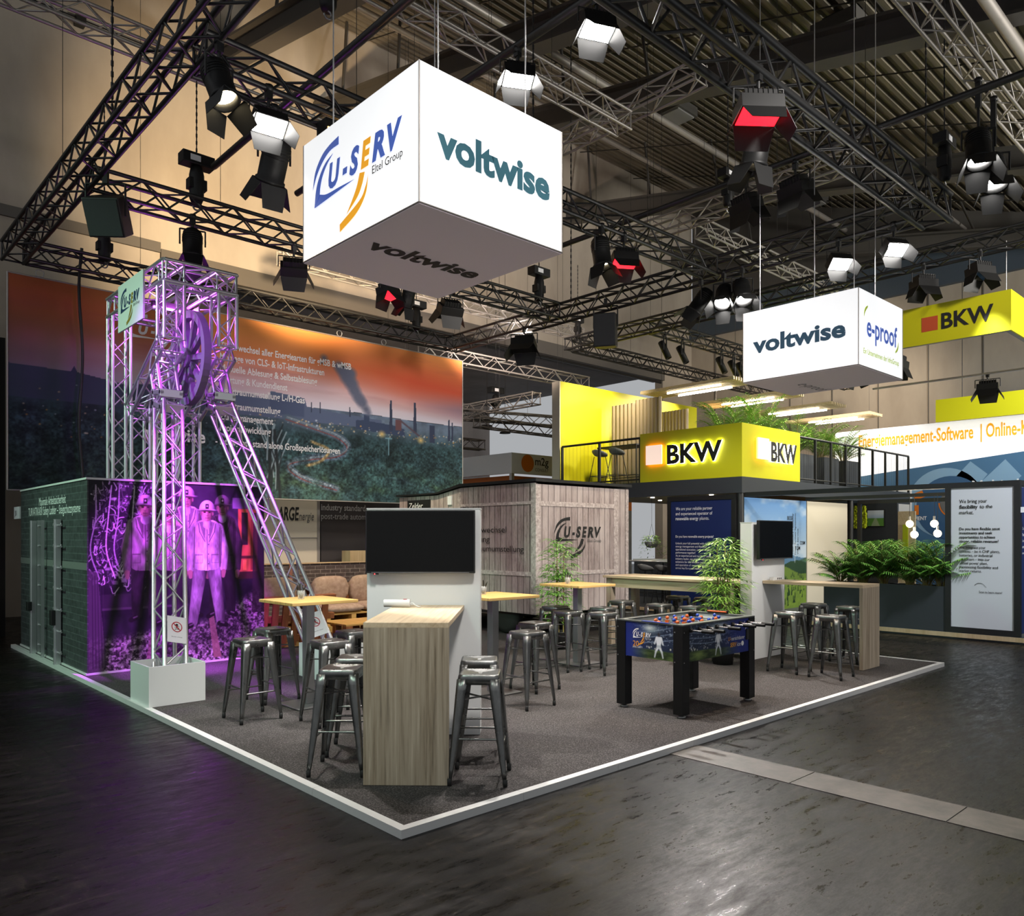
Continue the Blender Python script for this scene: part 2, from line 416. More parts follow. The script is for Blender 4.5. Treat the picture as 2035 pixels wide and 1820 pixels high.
def swoosh_logo(parent, M, mc, me, mg, sub=True, mt=None):
    """arc-and-letters emblem; outline coordinates measured on the big hanging cube (1.677 wide, 1 high)"""
    a1 = crv([(.166,.553),(.211,.70),(.316,.80),(.438,.845),(.59,.868)]); b1 = crv([(.166,.553),(.235,.66),(.335,.745),(.454,.795),(.59,.800)])
    a2 = crv([(.50,.760),(.381,.723),(.29,.652),(.226,.551),(.194,.401)]); b2 = crv([(.50,.757),(.405,.70),(.335,.63),(.297,.552),(.285,.475)])
    a3 = crv([(.194,.401),(.444,.416),(.654,.429),(.833,.440)]); b3 = crv([(.285,.490),(.40,.459),(.60,.452),(.833,.440)])
    strip('emblem_arc', [(a1,b1),(a2,b2),(a3,b3)], mc, parent, M)
    c1 = crv([(.903,.462),(.866,.379),(.81,.305),(.708,.196)]); d1 = crv([(.978,.447),(.94,.364),(.87,.285),(.708,.196)])
    c2 = crv([(1.027,.414),(.985,.33),(.90,.25),(.605,.147)]); d2 = crv([(1.027,.414),(.99,.275),(.86,.165),(.609,.084)])
    strip('emblem_tail', [(c1,d1),(c2,d2)], me, parent, M)
    def T(s, x0, x1, y, m):
        q = text(s, .272, m, parent, M@Matrix.Translation((x0, y, 0)), bold=.048, shear=.22, width=x1-x0)
    T('U', .428, .612, .493, mc); T('-', .648, .722, .493, mc); T('S', .752, .898, .493, mc); T('E', .920, 1.062, .492, me); T('R', 1.078, 1.255, .490, mc); T('V', 1.280, 1.475, .490, mc)
    if sub: text('Eltel Group', .088, mg, parent, M@Matrix.Translation((1.08, .393, 0)), width=.40)

# ------------------------------------------------------------ printed pictures: colours on a fine flat mesh
def picture(name, img, M, W, H, parent=None, rough=.65):
    """img: (ny,nx,3) sRGB 0..1, row 0 at the bottom"""
    ny, nx, _ = img.shape
    xs = np.linspace(0, W, nx); ys = np.linspace(0, H, ny)
    X, Y = np.meshgrid(xs, ys); co = np.stack([X, Y, np.zeros_like(X)], -1).reshape(-1, 3)
    A = np.array(M); co = co@A[:3,:3].T+A[:3,3]
    me = bpy.data.meshes.new(name)
    me.vertices.add(nx*ny); me.vertices.foreach_set('co', co.astype(np.float32).ravel())
    i = (np.arange(ny-1)[:,None]*nx+np.arange(nx-1)[None,:]).ravel()
    q = np.stack([i, i+1, i+nx+1, i+nx], -1)
    nf = len(q); me.loops.add(nf*4); me.loops.foreach_set('vertex_index', q.astype(np.int32).ravel())
    me.polygons.add(nf); me.polygons.foreach_set('loop_start', (np.arange(nf)*4).astype(np.int32)); me.polygons.foreach_set('loop_total', np.full(nf, 4, np.int32))
    me.update(calc_edges=True)
    lin = np.where(img <= .04045, img/12.92, ((np.clip(img,0,1)+.055)/1.055)**2.4)
    a = me.color_attributes.new('print', 'FLOAT_COLOR', 'POINT')
    a.data.foreach_set('color', np.concatenate([lin, np.ones((ny,nx,1))], -1).astype(np.float32).ravel())
    me.materials.append(print_mat(rough))
    o = bpy.data.objects.new(name, me); COL.objects.link(o)
    if parent: o.parent = parent
    return o
def print_mat(rough):
    k = 'printed_picture_%d' % int(rough*100)
    if k in MATS: return MATS[k]
    m = mat(k, g3(.5), rough, spec=.25); t = NT(m)
    a = t.n('ShaderNodeAttribute'); a.attribute_name = 'print'; t.base(a.outputs['Color'])
    return m
class Pic:
    def __init__(s, nx, ny, W, H, seed=1):
        s.nx, s.ny, s.W, s.H = nx, ny, W, H
        s.x, s.y = np.meshgrid(np.linspace(0, W, nx), np.linspace(0, H, ny)); s.px = W/nx
        s.a = np.zeros((ny, nx, 3)); s.r = np.random.RandomState(seed)
    def noise(s, sx, sy, oct=4, per=.55):
        out = np.zeros((s.ny, s.nx)); amp = 1; tot = 0
        for o in range(oct):
            gx = max(2, int(s.W/sx*2**o)+2); gy = max(2, int(s.H/sy*2**o)+2)
            g = s.r.rand(gy, gx); fx = s.x/s.W*(gx-1.001); fy = s.y/s.H*(gy-1.001)
            ix = fx.astype(int); iy = fy.astype(int); tx = fx-ix; ty = fy-iy; tx = tx*tx*(3-2*tx); ty = ty*ty*(3-2*ty)
            out += amp*((g[iy,ix]*(1-tx)+g[iy,ix+1]*tx)*(1-ty)+(g[iy+1,ix]*(1-tx)+g[iy+1,ix+1]*tx)*ty); tot += amp; amp *= per
        return out/tot
    def put(s, mask, c):
        mask = np.clip(mask, 0, 1)[..., None]; c = np.array(c if not isinstance(c, str) else [int(c[i:i+2],16)/255 for i in (0,2,4)])
        s.a = s.a*(1-mask)+c*mask
    def soft(s, d, e=None): e = e or s.px; return np.clip(.5-d/(2*e), 0, 1)
    def rect(s, x0, x1, y0, y1, e=None): return s.soft(np.maximum(np.maximum(x0-s.x, s.x-x1), np.maximum(y0-s.y, s.y-y1)), e)
    def ell(s, cx, cy, rx, ry, e=None):
        d = (np.hypot((s.x-cx)/rx, (s.y-cy)/ry)-1)*min(rx, ry); return s.soft(d, e)
    def cap(s, x0, y0, x1, y1, r0, r1=None, e=None):
        r1 = r0 if r1 is None else r1; dx, dy = x1-x0, y1-y0
        t = np.clip(((s.x-x0)*dx+(s.y-y0)*dy)/(dx*dx+dy*dy+1e-9), 0, 1)
        return s.soft(np.hypot(s.x-x0-t*dx, s.y-y0-t*dy)-(r0+(r1-r0)*t), e)
    def poly(s, P):
        ins = np.zeros((s.ny, s.nx), bool); k = len(P)
        for i in range(k):
            (x0,y0),(x1,y1) = P[i], P[(i+1) % k]
            c = ((y0 > s.y) != (y1 > s.y)) & (s.x < (x1-x0)*(s.y-y0)/(y1-y0+1e-12)+x0); ins ^= c
        return ins.astype(float)
    def line(s, pts, r, c, e=None):
        for i in range(len(pts)-1): s.put(s.cap(*pts[i], *pts[i+1], r, None, e), c)
def H3(h): return np.array([int(h[i:i+2],16)/255 for i in (0,2,4)])
# ------------------------------------------------------------ the hall
mb = MB().bx(-16, 42, -10, 27, -.12, 0); struct('floor', mb, m_floor)
mb = MB()
for k in range(-9, 1): mb.bx(2.60, 2.98, k*1.02, k*1.02+1.012, -.01, .004)
struct('trim_1', mb, m_duct, 'metal cover strip set into the dark hall floor')
# platform
mb = MB().bx(.055, 8.745, .055, 10.6, 0, .047); struct('floor_carpet', mb, m_carpet, 'charcoal carpet on the raised stand platform')
mb = MB()
for k in range(9): mb.bx(k*.98, min(8.8, k*.98+.977), 0, .06, 0, .052)
struct('trim_2', mb, m_edge)
mb = MB()
for k in range(11): mb.bx(0, .06, .06+k*.98, min(10.6, .06+k*.98+.977), 0, .052)
struct('trim_3', mb, m_edge)
mb = MB().bx(8.74, 8.8, .06, 10.6, 0, .052); struct('trim_4', mb, m_edge)
# walls
mb = MB().bx(-16, 26.5, 16, 16.4, 8.7, 17.2).bx(-16, 4.08, 16, 16.4, 0, 8.7).bx(24.4, 26.5, 16, 16.4, 0, 8.7); struct('wall_back', mb, m_wall)
mb = MB().bx(-16, 4.08, 15.93, 16, 8.62, 8.86); struct('trim_5', mb, m_ledge)
mb = MB().bx(4.08, 24.4, 15.9, 16.5, 8.25, 8.7); struct('beam_back', mb, m_ledge)
mb = MB().bx(4.08, 24.4, 16.5, 27, 8.5, 8.7); struct('ceiling_recess', mb, m_wall2)
mb = MB().bx(4.08, 24.4, 27, 27.3, 0, 8.7); struct('wall_recess', mb, m_wall2)
mb = MB().bx(26.5, 26.9, -10, 16, 0, 11.5); struct('wall_right', mb, m_wall)
mb = MB()
for k in range(15): mb.bx(26.47, 26.5, -9+k*1.7, -8.97+k*1.7, 0, 11.4)
struct('trim_6', mb, m_ledge)
mb = MB().bx(26.3, 26.5, -10, 16, 10.3, 11.5); struct('beam_right', mb, m_bkwb)
mb = MB().bx(26.55, 26.9, -10, 16, 11.5, 17.5); struct('wall_right_upper', mb, m_beam)
# far-left dark curtain
mb = MB()
for k in range(46): mb.bx(-8+k*.18, -8+k*.18+.12, 12.2+(k%2)*.06, 12.3+(k%2)*.06, 0, 5.2)
struct('partition_left', mb, m_dark, 'dark ribbed partition far left behind the stand')
# corrugated roof, rising away from the camera
def roof_z(y): return 11.0+.33*y
mb = MB(); prof = []
y = -9.0
while y < 16.2:
    for dy, dz in ((0,0),(.13,0),(.17,.09),(.29,.09)): prof.append((y+dy, roof_z(y+dy)+dz))
    y += .33
vs = []; fs = []
for (yy, zz) in prof: vs += [(-3, yy, zz), (42, yy, zz)]
for i in range(len(prof)-1): fs.append((2*i, 2*i+1, 2*i+3, 2*i+2))
mb.add(vs, fs); struct('ceiling', mb, m_roof)
def roof_beam(x, wd=.32):
    mb = MB(); z0 = 9.9
    for y0, y1 in ((-9, 16),):
        a, b = z0+.21*y0, z0+.21*y1
        for (dx0,dx1,dz0,dz1) in ((-wd/2,wd/2,.52,.58),(-.03,.03,.06,.52),(-wd/2,wd/2,0,.06)):
            mb.add([(x+dx0,y0,a+dz0),(x+dx1,y0,a+dz0),(x+dx1,y1,b+dz0),(x+dx0,y1,b+dz0),(x+dx0,y0,a+dz1),(x+dx1,y0,a+dz1),(x+dx1,y1,b+dz1),(x+dx0,y1,b+dz1)],
                   [(0,3,2,1),(4,5,6,7),(0,1,5,4),(1,2,6,5),(2,3,7,6),(3,0,4,7)])
    for k in range(9):                                          # hangers up to the sheet
        yy = -6+k*2.6; mb.tube((x, yy, z0+.21*yy+.5), (x+.5, yy+.6, roof_z(yy+.6)), .04, 6)
    struct('ceiling_beam', mb, m_beam)
for x in (5.2, 8.4, 11.6, 18.5, 25.0): roof_beam(x, .42)
mb = MB()
for (yy, zz, x0, x1, r) in ((9, 13.0, 2, 26, .09), (0, 9.75, 9.6, 26, .09), (12.5, 14.4, 0, 26, .08), (5.0, 11.9, 4, 26, .05)): mb.tube((x0,yy,zz), (x1,yy,zz), r, 10)
struct('ceiling_pipes', mb, m_alug)
mb = MB()
for k in range(8): mb.tube((2+k*3.1, -4, roof_z(-4)-.3), (2+k*3.1+1.2, 15.5, roof_z(15.5)-.35), .018, 5)
struct('ceiling_rods', mb, m_black)
mb = MB()
mb.tube((-14, 15.85, 13.4), (4, 15.85, 13.4), .04, 6)
for k in range(9): mb.bx(-13+k*1.9, -12.8+k*1.9, 15.75, 16, 13.3, 13.5)
struct('trim_7', mb, m_black)
mb = MB().tube((4.1, 15.8, 8.1), (24, 15.8, 8.1), .05, 6); struct('trim_8', mb, m_black)
# unlit hall lamps on the roof
HL = [((12.6, 3.08), 'unlit grey box lamp on the roof near the top right corner'),
      ((15.8, 9.3), 'unlit grey box lamp on the roof behind the red-lit lamp of the front truss'),
      ((24.2, 9.45), 'unlit grey box lamp on the far roof above the cable of the small cube')]
for (x, y), lab in HL:
    z = roof_z(y)-.55
    r = thing('ceiling_lamp', lab, 'lamp', (x, y, z), 0, 'hall roof lamps')
    obj('housing', MB().bx(-.45,.45,-.45,.45,.04,.3), m_beam, r)
    obj('diffuser', MB().bx(-.38,.38,-.38,.38,0,.04), m_grey, r)
    obj('bracket', MB().bx(-.04,.04,-.4,.4,.3,.6), m_black, r)

# ------------------------------------------------------------ trusses
def truss_mesh(a, b, size, r, rb, bay, up=(0,0,1), off=(0,0,0), size2=None):
    a = Vector(a); b = Vector(b); d = (b-a); L = d.length; d.normalize(); o = Vector(off)
    s = d.cross(Vector(up)).normalized(); u = s.cross(d).normalized(); h = size/2; h2 = (size2 or size)/2
    c = [a+s*h*i+u*h2*j-o for i, j in ((-1,-1),(1,-1),(1,1),(-1,1))]
    ch = []
    for p in c: ch.append(MB().tube(p, p+d*L, r, 8))
    la = MB(); n = max(2, round(L/bay))
    for k in range(4):
        p, q = c[k], c[(k+1) % 4]
        for i in range(n):
            x0 = L*i/n; x1 = L*(i+1)/n
            A, B = (p, q) if (i+k) % 2 == 0 else (q, p)
            la.tube(A+d*x0, B+d*x1, rb, 5, cap=False)
        for x in (.02, L-.02): la.tube(p+d*x, q+d*x, rb*1.2, 5, cap=False)
    return ch, la
def truss(a, b, label, m=None, size=.29, r=.029, rb=.0135, bay=.3, group=None, name='lighting_truss', hang=(.2,.8)):
    m = m or m_truss
    t = thing(name, label, 'truss', a, 0, group)
    ch, la = truss_mesh(a, b, size, r, rb, bay, off=a)
    for c in ch: obj('chord', c, m, t)
    obj('lattice', la, m, t)
    A, B = Vector(a), Vector(b)
    for f in hang:
        q = A.lerp(B, f)
        for k in range(60):                                     # keep the cables clear of beams, pipes and rods
            g = f+(.004*k if f < .5 else -.004*k); q = A.lerp(B, g)
            if min(abs(q.x-x) for x in (5.2,8.4,11.6,18.5,25)) > .34 and min(abs(q.y-y) for y in (9,0,12.5,5)) > .2 and min(abs(q.x-2-3.1*j-1.2*(q.y+4)/19.5) for j in range(8)) > .12 and q.y < 15.4: break
        up = (8.48 if q.y > 16.4 else roof_z(q.y)-.015)-q.z
        obj('suspension_cable', MB().tube(q-A+Vector((0,0,size/2)), q-A+Vector((0,0,up)), .004, 5), m_black, t)
    return t
ZT = 6.25
truss((.05,-4.5,ZT), (.05,10.75,ZT), 'black lattice truss along the left side, rising to the top edge')
truss((.22,10.6,ZT), (8.75,10.6,ZT), 'black lattice truss above the sunset banner')
truss((.22,7.2,ZT), (8.75,7.2,ZT), 'black lattice truss carrying the purple lamp above the tower')
truss((.22,3.6,ZT), (8.75,3.6,ZT), 'black lattice truss crossing behind the big white cube')
truss((-2.5,.2,ZT), (9.1,.2,ZT), 'heavy black truss at upper right carrying the large red-lit lamp', r=.042, rb=.017, size=.36)
truss((8.9,.4,ZT), (8.9,10.75,ZT), 'black lattice truss along the right side, reaching the corner above the banner')
# ring of the neighbouring yellow stand
truss((12.9,-3,6.9), (12.9,10.7,6.9), 'black lattice truss running above the yellow stand, behind the small white cube')
truss((13.1,10.6,6.9), (24,10.6,6.9), 'black lattice truss over the back of the yellow stand')
truss((13.1,8.0,6.9), (24,8.0,6.9), 'black lattice truss carrying a row of small spotlights')
truss((13.1,-1.2,6.9), (20,-1.2,6.9), 'short black truss above the hanging yellow banner')
# silver pre-rig trusses under the roof
silver = [((-7,7.73,8.6), (9,7.73,8.6), 'grey truss under the roof at upper left, passing behind the floodlight'),
          ((-1,4.58,8.65), (7.7,4.58,8.65), 'grey truss high under the roof, ending right of the big cube'),
          ((4.0,-.5,7.7), (13.5,-.5,7.7), 'pale metal truss at the top right corner'),
          ((7.9,3.2,9.0), (7.9,9.5,9.0), 'grey truss under the roof, crossing between the big cube and the red-lit lamp'),
          ((10.4,2.0,8.0), (10.4,7.0,8.0), 'pale truss behind the heavy black truss at upper right'),
          ((11.5,5.6,8.2), (21,5.6,8.2), 'silver truss running away above the small white cube'),
          ((5.5,12.6,8.0), (15.5,12.6,8.0), 'silver truss below the red-lit lamp behind the wall corner'),
          ((8.6,11.5,6.2), (14.5,11.5,6.2), 'silver truss right above the right end of the sunset banner'),
          ((12.2,11.2,5.45), (12.2,15.7,5.45), 'silver truss crossing behind the yellow back wall')]
for a, b, lab in silver: truss(a, b, lab, m_alug, .3, .024, .012, .36, 'silver pre-rig trusses')
dim = [((9.2,14.2,5.2), (14.6,12.6,5.2), 'dark truss with a motor on it over the orange-and-white booth'),
       ((11.6,13.0,4.95), (16,13.0,4.95), 'thin grey truss over the orange-and-white booth, second from the top'),
       ((9.6,14.6,4.55), (13.2,14.6,4.55), 'thin grey truss lowest over the orange-and-white booth')]
for a, b, lab in dim: truss(a, b, lab, m_beam, .28, .024, .011, .36, 'trusses over the booth behind')
# black poles
def pole(a, b, r, lab):
    o = obj('black_pole', MB().tube(a, b, r, 10), m_truss); tag(o, lab, 'pole')
pole((3.0,-2.0,6.86), (3.0,7.0,6.86), .045, 'black pole carrying two white floodlights above the big cube')
pole((1.75,-2.0,6.86), (1.75,7.0,6.86), .045, 'black pole left of the big cube, parallel to the floodlight pole')
pole((7.6,-2,6.95), (7.6,6.8,6.95), .045, 'black pole carrying two dark square floodlights')

# ------------------------------------------------------------ stage lamps, hoists, loudspeakers
def basis_to(d):
    q = Vector(d).normalized().to_track_quat('-Z', 'Y'); return q.to_matrix().to_4x4()
def lamp(kind, top, tgt, label, lit=None, light=None, drop=.16, s=1.0, group=None, cat='stage light'):
    """clamp and yoke hang straight from the truss at top; the housing turns to tgt"""
    names = {'par': 'stage_spotlight', 'flood': 'stage_floodlight', 'spot': 'track_spotlight'}
    r = thing(names[kind], label, cat, top, 0, group)
    T = Vector(top); piv = Vector((0, 0, -(drop+.22*s)))
    d = Vector(tgt)-(T+piv); R = basis_to(d); side = (R@Vector((1,0,0))); side.z = 0; side.normalize()
    P = Matrix.Translation(piv)@R
    cl = MB().bx(-.03,.03,-.03,.03,-drop*.55,.02).tube((0,0,-drop*.5),(0,0,-drop),.018,8)
    cl.lathe([(.025,-.01),(.045,-.01),(.045,.05),(.025,.05)], 10)
    obj('clamp', cl, m_black, r)
    hw = {'par': .17, 'flood': .30, 'spot': .07}[kind]*s
    y = MB(); a = piv+side*hw; b = piv-side*hw; up = Vector((0,0,.22*s))
    y.path([a, a+up, b+up, b], .012*s, 6); obj('yoke', y, m_black, r)
    h = MB(); h.M = P; ln = MB(); ln.M = P; doors = []
    if kind == 'par':
        h.lathe([(.02,.24*s),(.10*s,.23*s),(.13*s,.19*s),(.135*s,.0),(.135*s,-.17*s),(.15*s,-.18*s),(.15*s,-.21*s),(.125*s,-.21*s),(.125*s,-.1*s)], 20)
        for k in range(4): h.lathe([(.137*s,.04*s+.03*k*s),(.142*s,.05*s+.03*k*s),(.137*s,.06*s+.03*k*s)], 20)
        ln.lathe([(.0,-.16*s),(.07*s,-.155*s),(.124*s,-.13*s)], 20)
        w0, w1, L, z0 = .125*s, .2*s, .22*s, -.21*s; dims = [(w0, w0)]*4
        fw = fh = .135*s
    elif kind == 'flood':
        h.bx(-.26*s,.26*s,-.17*s,.17*s,-.12*s,.06*s).bx(-.2*s,.2*s,-.12*s,.12*s,.06*s,.16*s)
        for k in range(7): h.bx(-.21*s+.06*k*s,-.2*s+.06*k*s,-.13*s,.13*s,.06*s,.18*s)
        ln.bx(-.24*s,.24*s,-.15*s,.15*s,-.128*s,-.121*s)
        fw, fh, L, z0 = .26*s, .17*s, .24*s, -.12*s
    else:
        h.lathe([(.0,.16*s),(.045*s,.16*s),(.05*s,.15*s),(.05*s,-.14*s),(.04*s,-.14*s),(.04*s,-.1*s)], 14)
        ln.lathe([(.0,-.11*s),(.04*s,-.11*s)], 14)
    ho = obj('housing', h, m_lampb, r, .006*s if kind == 'flood' else 0)
    obj('lens', ln, lit or m_lens, r)
    if kind != 'spot':
        for (ax, sg) in (('x',1),('x',-1),('y',1),('y',-1)):
            q = MB(); q.M = P; sp = .13*s if kind == 'flood' else .10*s
            if ax == 'x': A = [(sg*fw,-fh,z0),(sg*fw,fh,z0),(sg*(fw+sp),fh*.72,z0-L),(sg*(fw+sp),-fh*.72,z0-L)]
            else: A = [(-fw,sg*fh,z0),(fw,sg*fh,z0),(fw*.78,sg*(fh+sp),z0-L),(-fw*.78,sg*(fh+sp),z0-L)]
            t = .006*s; n = Vector((sg*.9,0,.35)) if ax == 'x' else Vector((0,sg*.9,.35))
            B = [Vector(p)+n*t for p in A]
            q.add([Vector(p) for p in A]+B, [(0,1,2,3),(7,6,5,4),(0,4,5,1),(1,5,6,2),(2,6,7,3),(3,7,4,0)])
            obj('barn_door', q, m_lampb, r)
    if light:
        en, colr, ang = light
        p0 = T+piv+d.normalized()*(.24*s+.02 if lit else .46*s)
        l = spot(p0, tgt, en, colr, ang, .55, .1*s); W = l.matrix_basis.copy()
        l.parent = r; l.matrix_parent_inverse = Matrix.Identity(4); l.matrix_basis = Matrix.Translation(-T)@W
    return r
def hoist(loc, label, ztop=11.5, drop=.0, sc=1.0):
    """chain hoist: box on top, motor body below, chain up to the roof"""
    r = thing('chain_hoist', label, 'hoist', loc)
    obj('control_box', MB().bx(-.22*sc,.22*sc,-.1*sc,.1*sc,.32*sc,.48*sc), m_lampb, r, .01)
    obj('motor_body', MB().lathe([(.0,-.18),(.07*sc,-.18),(.095*sc,-.12),(.10*sc,.2),(.08*sc,.30),(.04*sc,.33)], 14).bx(-.12*sc,.12*sc,-.07*sc,.07*sc,.0,.14), m_lampb, r)
    ch = MB(); n = 0; z = .48*sc
    while z < ztop-loc[2]: 
        ch.tube((0,0,z), (0,0,min(z+.05, ztop-loc[2])), .013 if n % 2 else .008, 5, cap=False); z += .05; n += 1
    obj('chain', ch, m_black, r)
    hk = MB(); pts = [(.05*math.cos(t), 0, -.23+.05*math.sin(t)) for t in np.linspace(PI/2, -PI, 10)]
    hk.path(pts, .012, 6); obj('hook', hk, m_steel, r)
    obj('warning_label', MB().bx(-.12*sc,.02*sc,-.104*sc,-.101*sc,.36*sc,.44*sc), m_paper, r)
    return r
def speaker(loc, rz, label, tilt=0.3, w_=.42, h=.62, d=.36):
    r = thing('loudspeaker', label, 'loudspeaker', loc, rz)
    R = Matrix.Translation((0,0,-.1))@Matrix.Rotation(tilt, 4, 'X')
    c = MB(); c.M = R; P = [(-w_/2,-d/2),(w_/2,-d/2),(w_/2,d*.2),(w_*.3,d/2),(-w_*.3,d/2),(-w_/2,d*.2)]
    c.prism(P, (0,0,-h), (1,0,0), (0,1,0), (0,0,1), h); obj('cabinet', c, m_black, r, .012)
    g = MB(); g.M = R; g.bx(-w_/2+.02,w_/2-.02,-d/2-.015,-d/2,-h+.02,-.02); obj('grille', g, m_char, r)
    b = MB().path([(-w_/2-.02,0,-.35),(-w_/2-.02,0,.05),(w_/2+.02,0,.05),(w_/2+.02,0,-.35)], .014, 6); obj('bracket', b, m_black, r)
    obj('clamp', MB().bx(-.03,.03,-.03,.03,.05,.2), m_black, r)
    return r
TB = ZT-.145-.02
lamp('par', (.195,3.05,TB), (1.0,1.0,.8), 'black spotlight on the left truss with warm bulbs glowing', m_litw, (160, WARM, 45), s=.9)
lamp('flood', (.85,3.455,TB), (.4,.2,.5), 'blazing white floodlight left of the big cube, on the truss behind it', m_lit, (700, WHITE, 95), s=.62)
lamp('par', (1.05,3.745,TB), (1.25,6.75,1.1), 'black spotlight under the blazing floodlight, purple light at its lens', m_litp, (4200, (.60,.06,1), 32), s=1.0, drop=.3)
lamp('par', (1.48,7.055,TB), (1.3,6.5,3.0), 'purple-lit spotlight hanging right above the lattice tower', m_litp, (3600, (.60,.06,1), 42), s=.95)
lamp('flood', (2.98,7.055,TB), (4.2,9.5,2.6), 'unlit floodlight with folded doors left of the big cube, under the truss', None, (50, (1,.9,.8), 120), s=.75)
lamp('flood', (4.66,7.055,TB), (5.0,6.0,1), 'red-lit floodlight below the big cube', m_litr, (14, (1,.01,.05), 60), s=.7)
lamp('par', (5.05,7.055,TB), (4.9,9.4,.5), 'small black spotlight beside the red-lit lamp below the big cube', None, (700, WARM, 75), s=.8)
lamp('flood', (5.96,7.055,TB), (6.6,9.5,2), 'black floodlight below the right corner of the big cube', None, (70, (1,.9,.8), 120), s=.8)
lamp('flood', (8.755,8.1,TB), (7,7,1), 'black floodlight on the right truss just above the banner corner', s=.95, drop=.1)
lamp('flood', (6.3,3.455,TB), (5.6,2.4,.8), 'red-lit floodlight right of the big cube, with a black spotlight beside it', m_litr, (14, (1,.01,.05), 60), s=.72)
lamp('par', (5.8,3.455,TB), (5.9,2.7,1), 'black spotlight left of the red-lit floodlight beside the big cube', m_litw, (300, WARM, 60), s=.95)
lamp('flood', (4.03,.03,TB-.02), (3.5,-.6,1.2), 'large red-lit lamp under the heavy truss at upper right', m_litr, (14, (1,.01,.05), 60), s=.78)
lamp('par', (4.6,.37,TB-.02), (4.9,1.6,.6), 'black spotlight behind the large red-lit lamp', m_litw, (320, WARM, 60), s=.95)
lamp('par', (8.755,3.34,TB), (4.6,1.9,.4), 'glaring white spotlight at the truss junction, the left of a pair', m_lit, (900, WHITE, 62), s=1.0)
lamp('par', (8.755,3.0,TB), (6.6,.6,.4), 'glaring white spotlight at the truss junction, the right of a pair', m_lit, (500, WHITE, 62), s=1.0)
lamp('par', (8.755,3.78,TB), (7.0,6.2,1.6), 'black spotlight with one gold barn door beside the glaring pair', m_litw, (260, WARM, 60), s=1.0)
lamp('flood', (8.755,1.42,TB), (6.2,-2.2,.2), 'white floodlight left above the small white cube', m_lit, (400, WHITE, 80), s=.62)
lamp('flood', (8.755,.64,TB), (6.4,-3.2,.2), 'white floodlight directly above the small white cube', m_lit, (400, WHITE, 80), s=.62)
lamp('flood', (3.0,2.2,6.80), (1.9,.3,.6), 'blazing white floodlight just above the top right of the big cube', m_lit, (900, WHITE, 90), s=.62, drop=.1)
lamp('flood', (3.0,1.12,6.80), (2.2,-.6,.2), 'blazing white floodlight near the top edge, right of the big cube', m_lit, (600, WHITE, 90), s=.62, drop=.1)
lamp('flood', (7.6,2.26,6.88), (9.0,1.9,2), 'dark square floodlight with a white rim, the left one on the pole', s=.8)
lamp('flood', (7.6,1.5,6.88), (9.0,1.2,2), 'dark square floodlight with a white rim, the right one on the pole', s=.8)
lamp('par', (8.48,-.5,7.5), (6.5,-1.5,.6), 'black spotlight with white-lit barn doors at upper right, the upper of two', m_lit, (160, WHITE, 40), s=1.1, drop=.6)
lamp('par', (9.1,-.5,7.5), (7.0,-1.8,.6), 'black spotlight with white-lit barn doors at upper right, the lower of two', m_lit, (160, WHITE, 40), s=1.1, drop=.7)
lamp('flood', (12.755,1.65,6.735), (12.6,1.4,.4), 'big black lamp with flared doors above the yellow hanging banner', s=.8)
lamp('flood', (12.755,.72,6.735), (12.4,.0,.4), 'big black lamp with flared doors above the right end of the yellow banner', None, (300, COOL, 70), s=.8)
lamp('flood', (16.98,1.8,5.33), (16,1.6,.4), 'black lamp with a lit rim below the yellow hanging banner', s=.8, drop=.1)
lamp('flood', (13.015,2.2,5.33), (13.0,2.6,.4), 'small black lamp under the small white cube', s=.8, drop=.1)
lamp('flood', (18.0,7.855,6.735), (16.2,10.1,4.4), 'black lamp lighting the yellow back wall', None, (900, WARM, 70), s=.9)
lamp('par', (13.015,3.0,5.33), (13.0,2.0,1.4), 'black spotlight above the palm planter, below the small white cube', m_litw, (420, WARM, 80), s=.8, drop=.1)
for k, x in enumerate((13.35, 14.1, 15.9, 16.5, 16.9, 18.6)):
    lamp('spot', (x,7.855,6.735), (x+.5,6.4,3.0), ['first small black track spotlight from the truss corner', 'second small black track spotlight from the truss corner', 'lit small track spotlight, third from the truss corner',
        'fourth small black track spotlight, right next to the lit one', 'fifth small black track spotlight from the truss corner', 'last small black track spotlight, nearest to the small white cube'][k],
        m_litw if k == 2 else None, None, .05, 1.6, 'small track spotlights', 'spotlight')
spot((3.6,3.9,6.0), (3.9,10.7,4.6), 210, (1,.92,.84), 60, .95, .2); spot((6.4,3.9,6.0), (7.2,10.7,4.2), 280, (1,.92,.84), 60, .95, .2)  # two unseen spots added to brighten the sunset banner
spot((6.0,11.05,5.4), (6.0,12.0,2.0), 170, (1,.93,.82), 110, .9, .3)            # added unseen spot, brightens the booth wall behind the banner
obj_r = thing('stage_spotlight', 'black stage lamp at the top with two orange-lit openings', 'stage light', (1.85,3.6,TB+.05))
obj('housing', MB().bx(-.35,.35,-.1,.1,-.32,-.04), m_lampb, obj_r, .01)
obj('lens', MB().bx(-.2,-.02,-.105,-.1,-.26,-.12), m_lito, obj_r)
obj('lens', MB().bx(-.33,-.27,-.105,-.1,-.22,-.14), m_lito, obj_r)
obj('clamp', MB().bx(-.03,.03,-.03,.03,-.05,.04), m_black, obj_r)
l = spot((3.6,7.45,6.6), (7.2,15.9,10.0), 7500, (1,.72,.42), 74, .9, .2)  # this and the next: hidden spots, no fixture, washing the back wall
wl = spot((9.0,8.2,6.0), (13,15.9,10.5), 3500, (1,.82,.72), 90, .95, .2)
hoist((1.59,7.2,6.55), 'chain hoist above the purple-lit spotlight, on the truss left of the big cube', 9.2)
hoist((1.35,10.6,6.55), 'chain hoist on the truss above the left end of the sunset banner', 9.0)
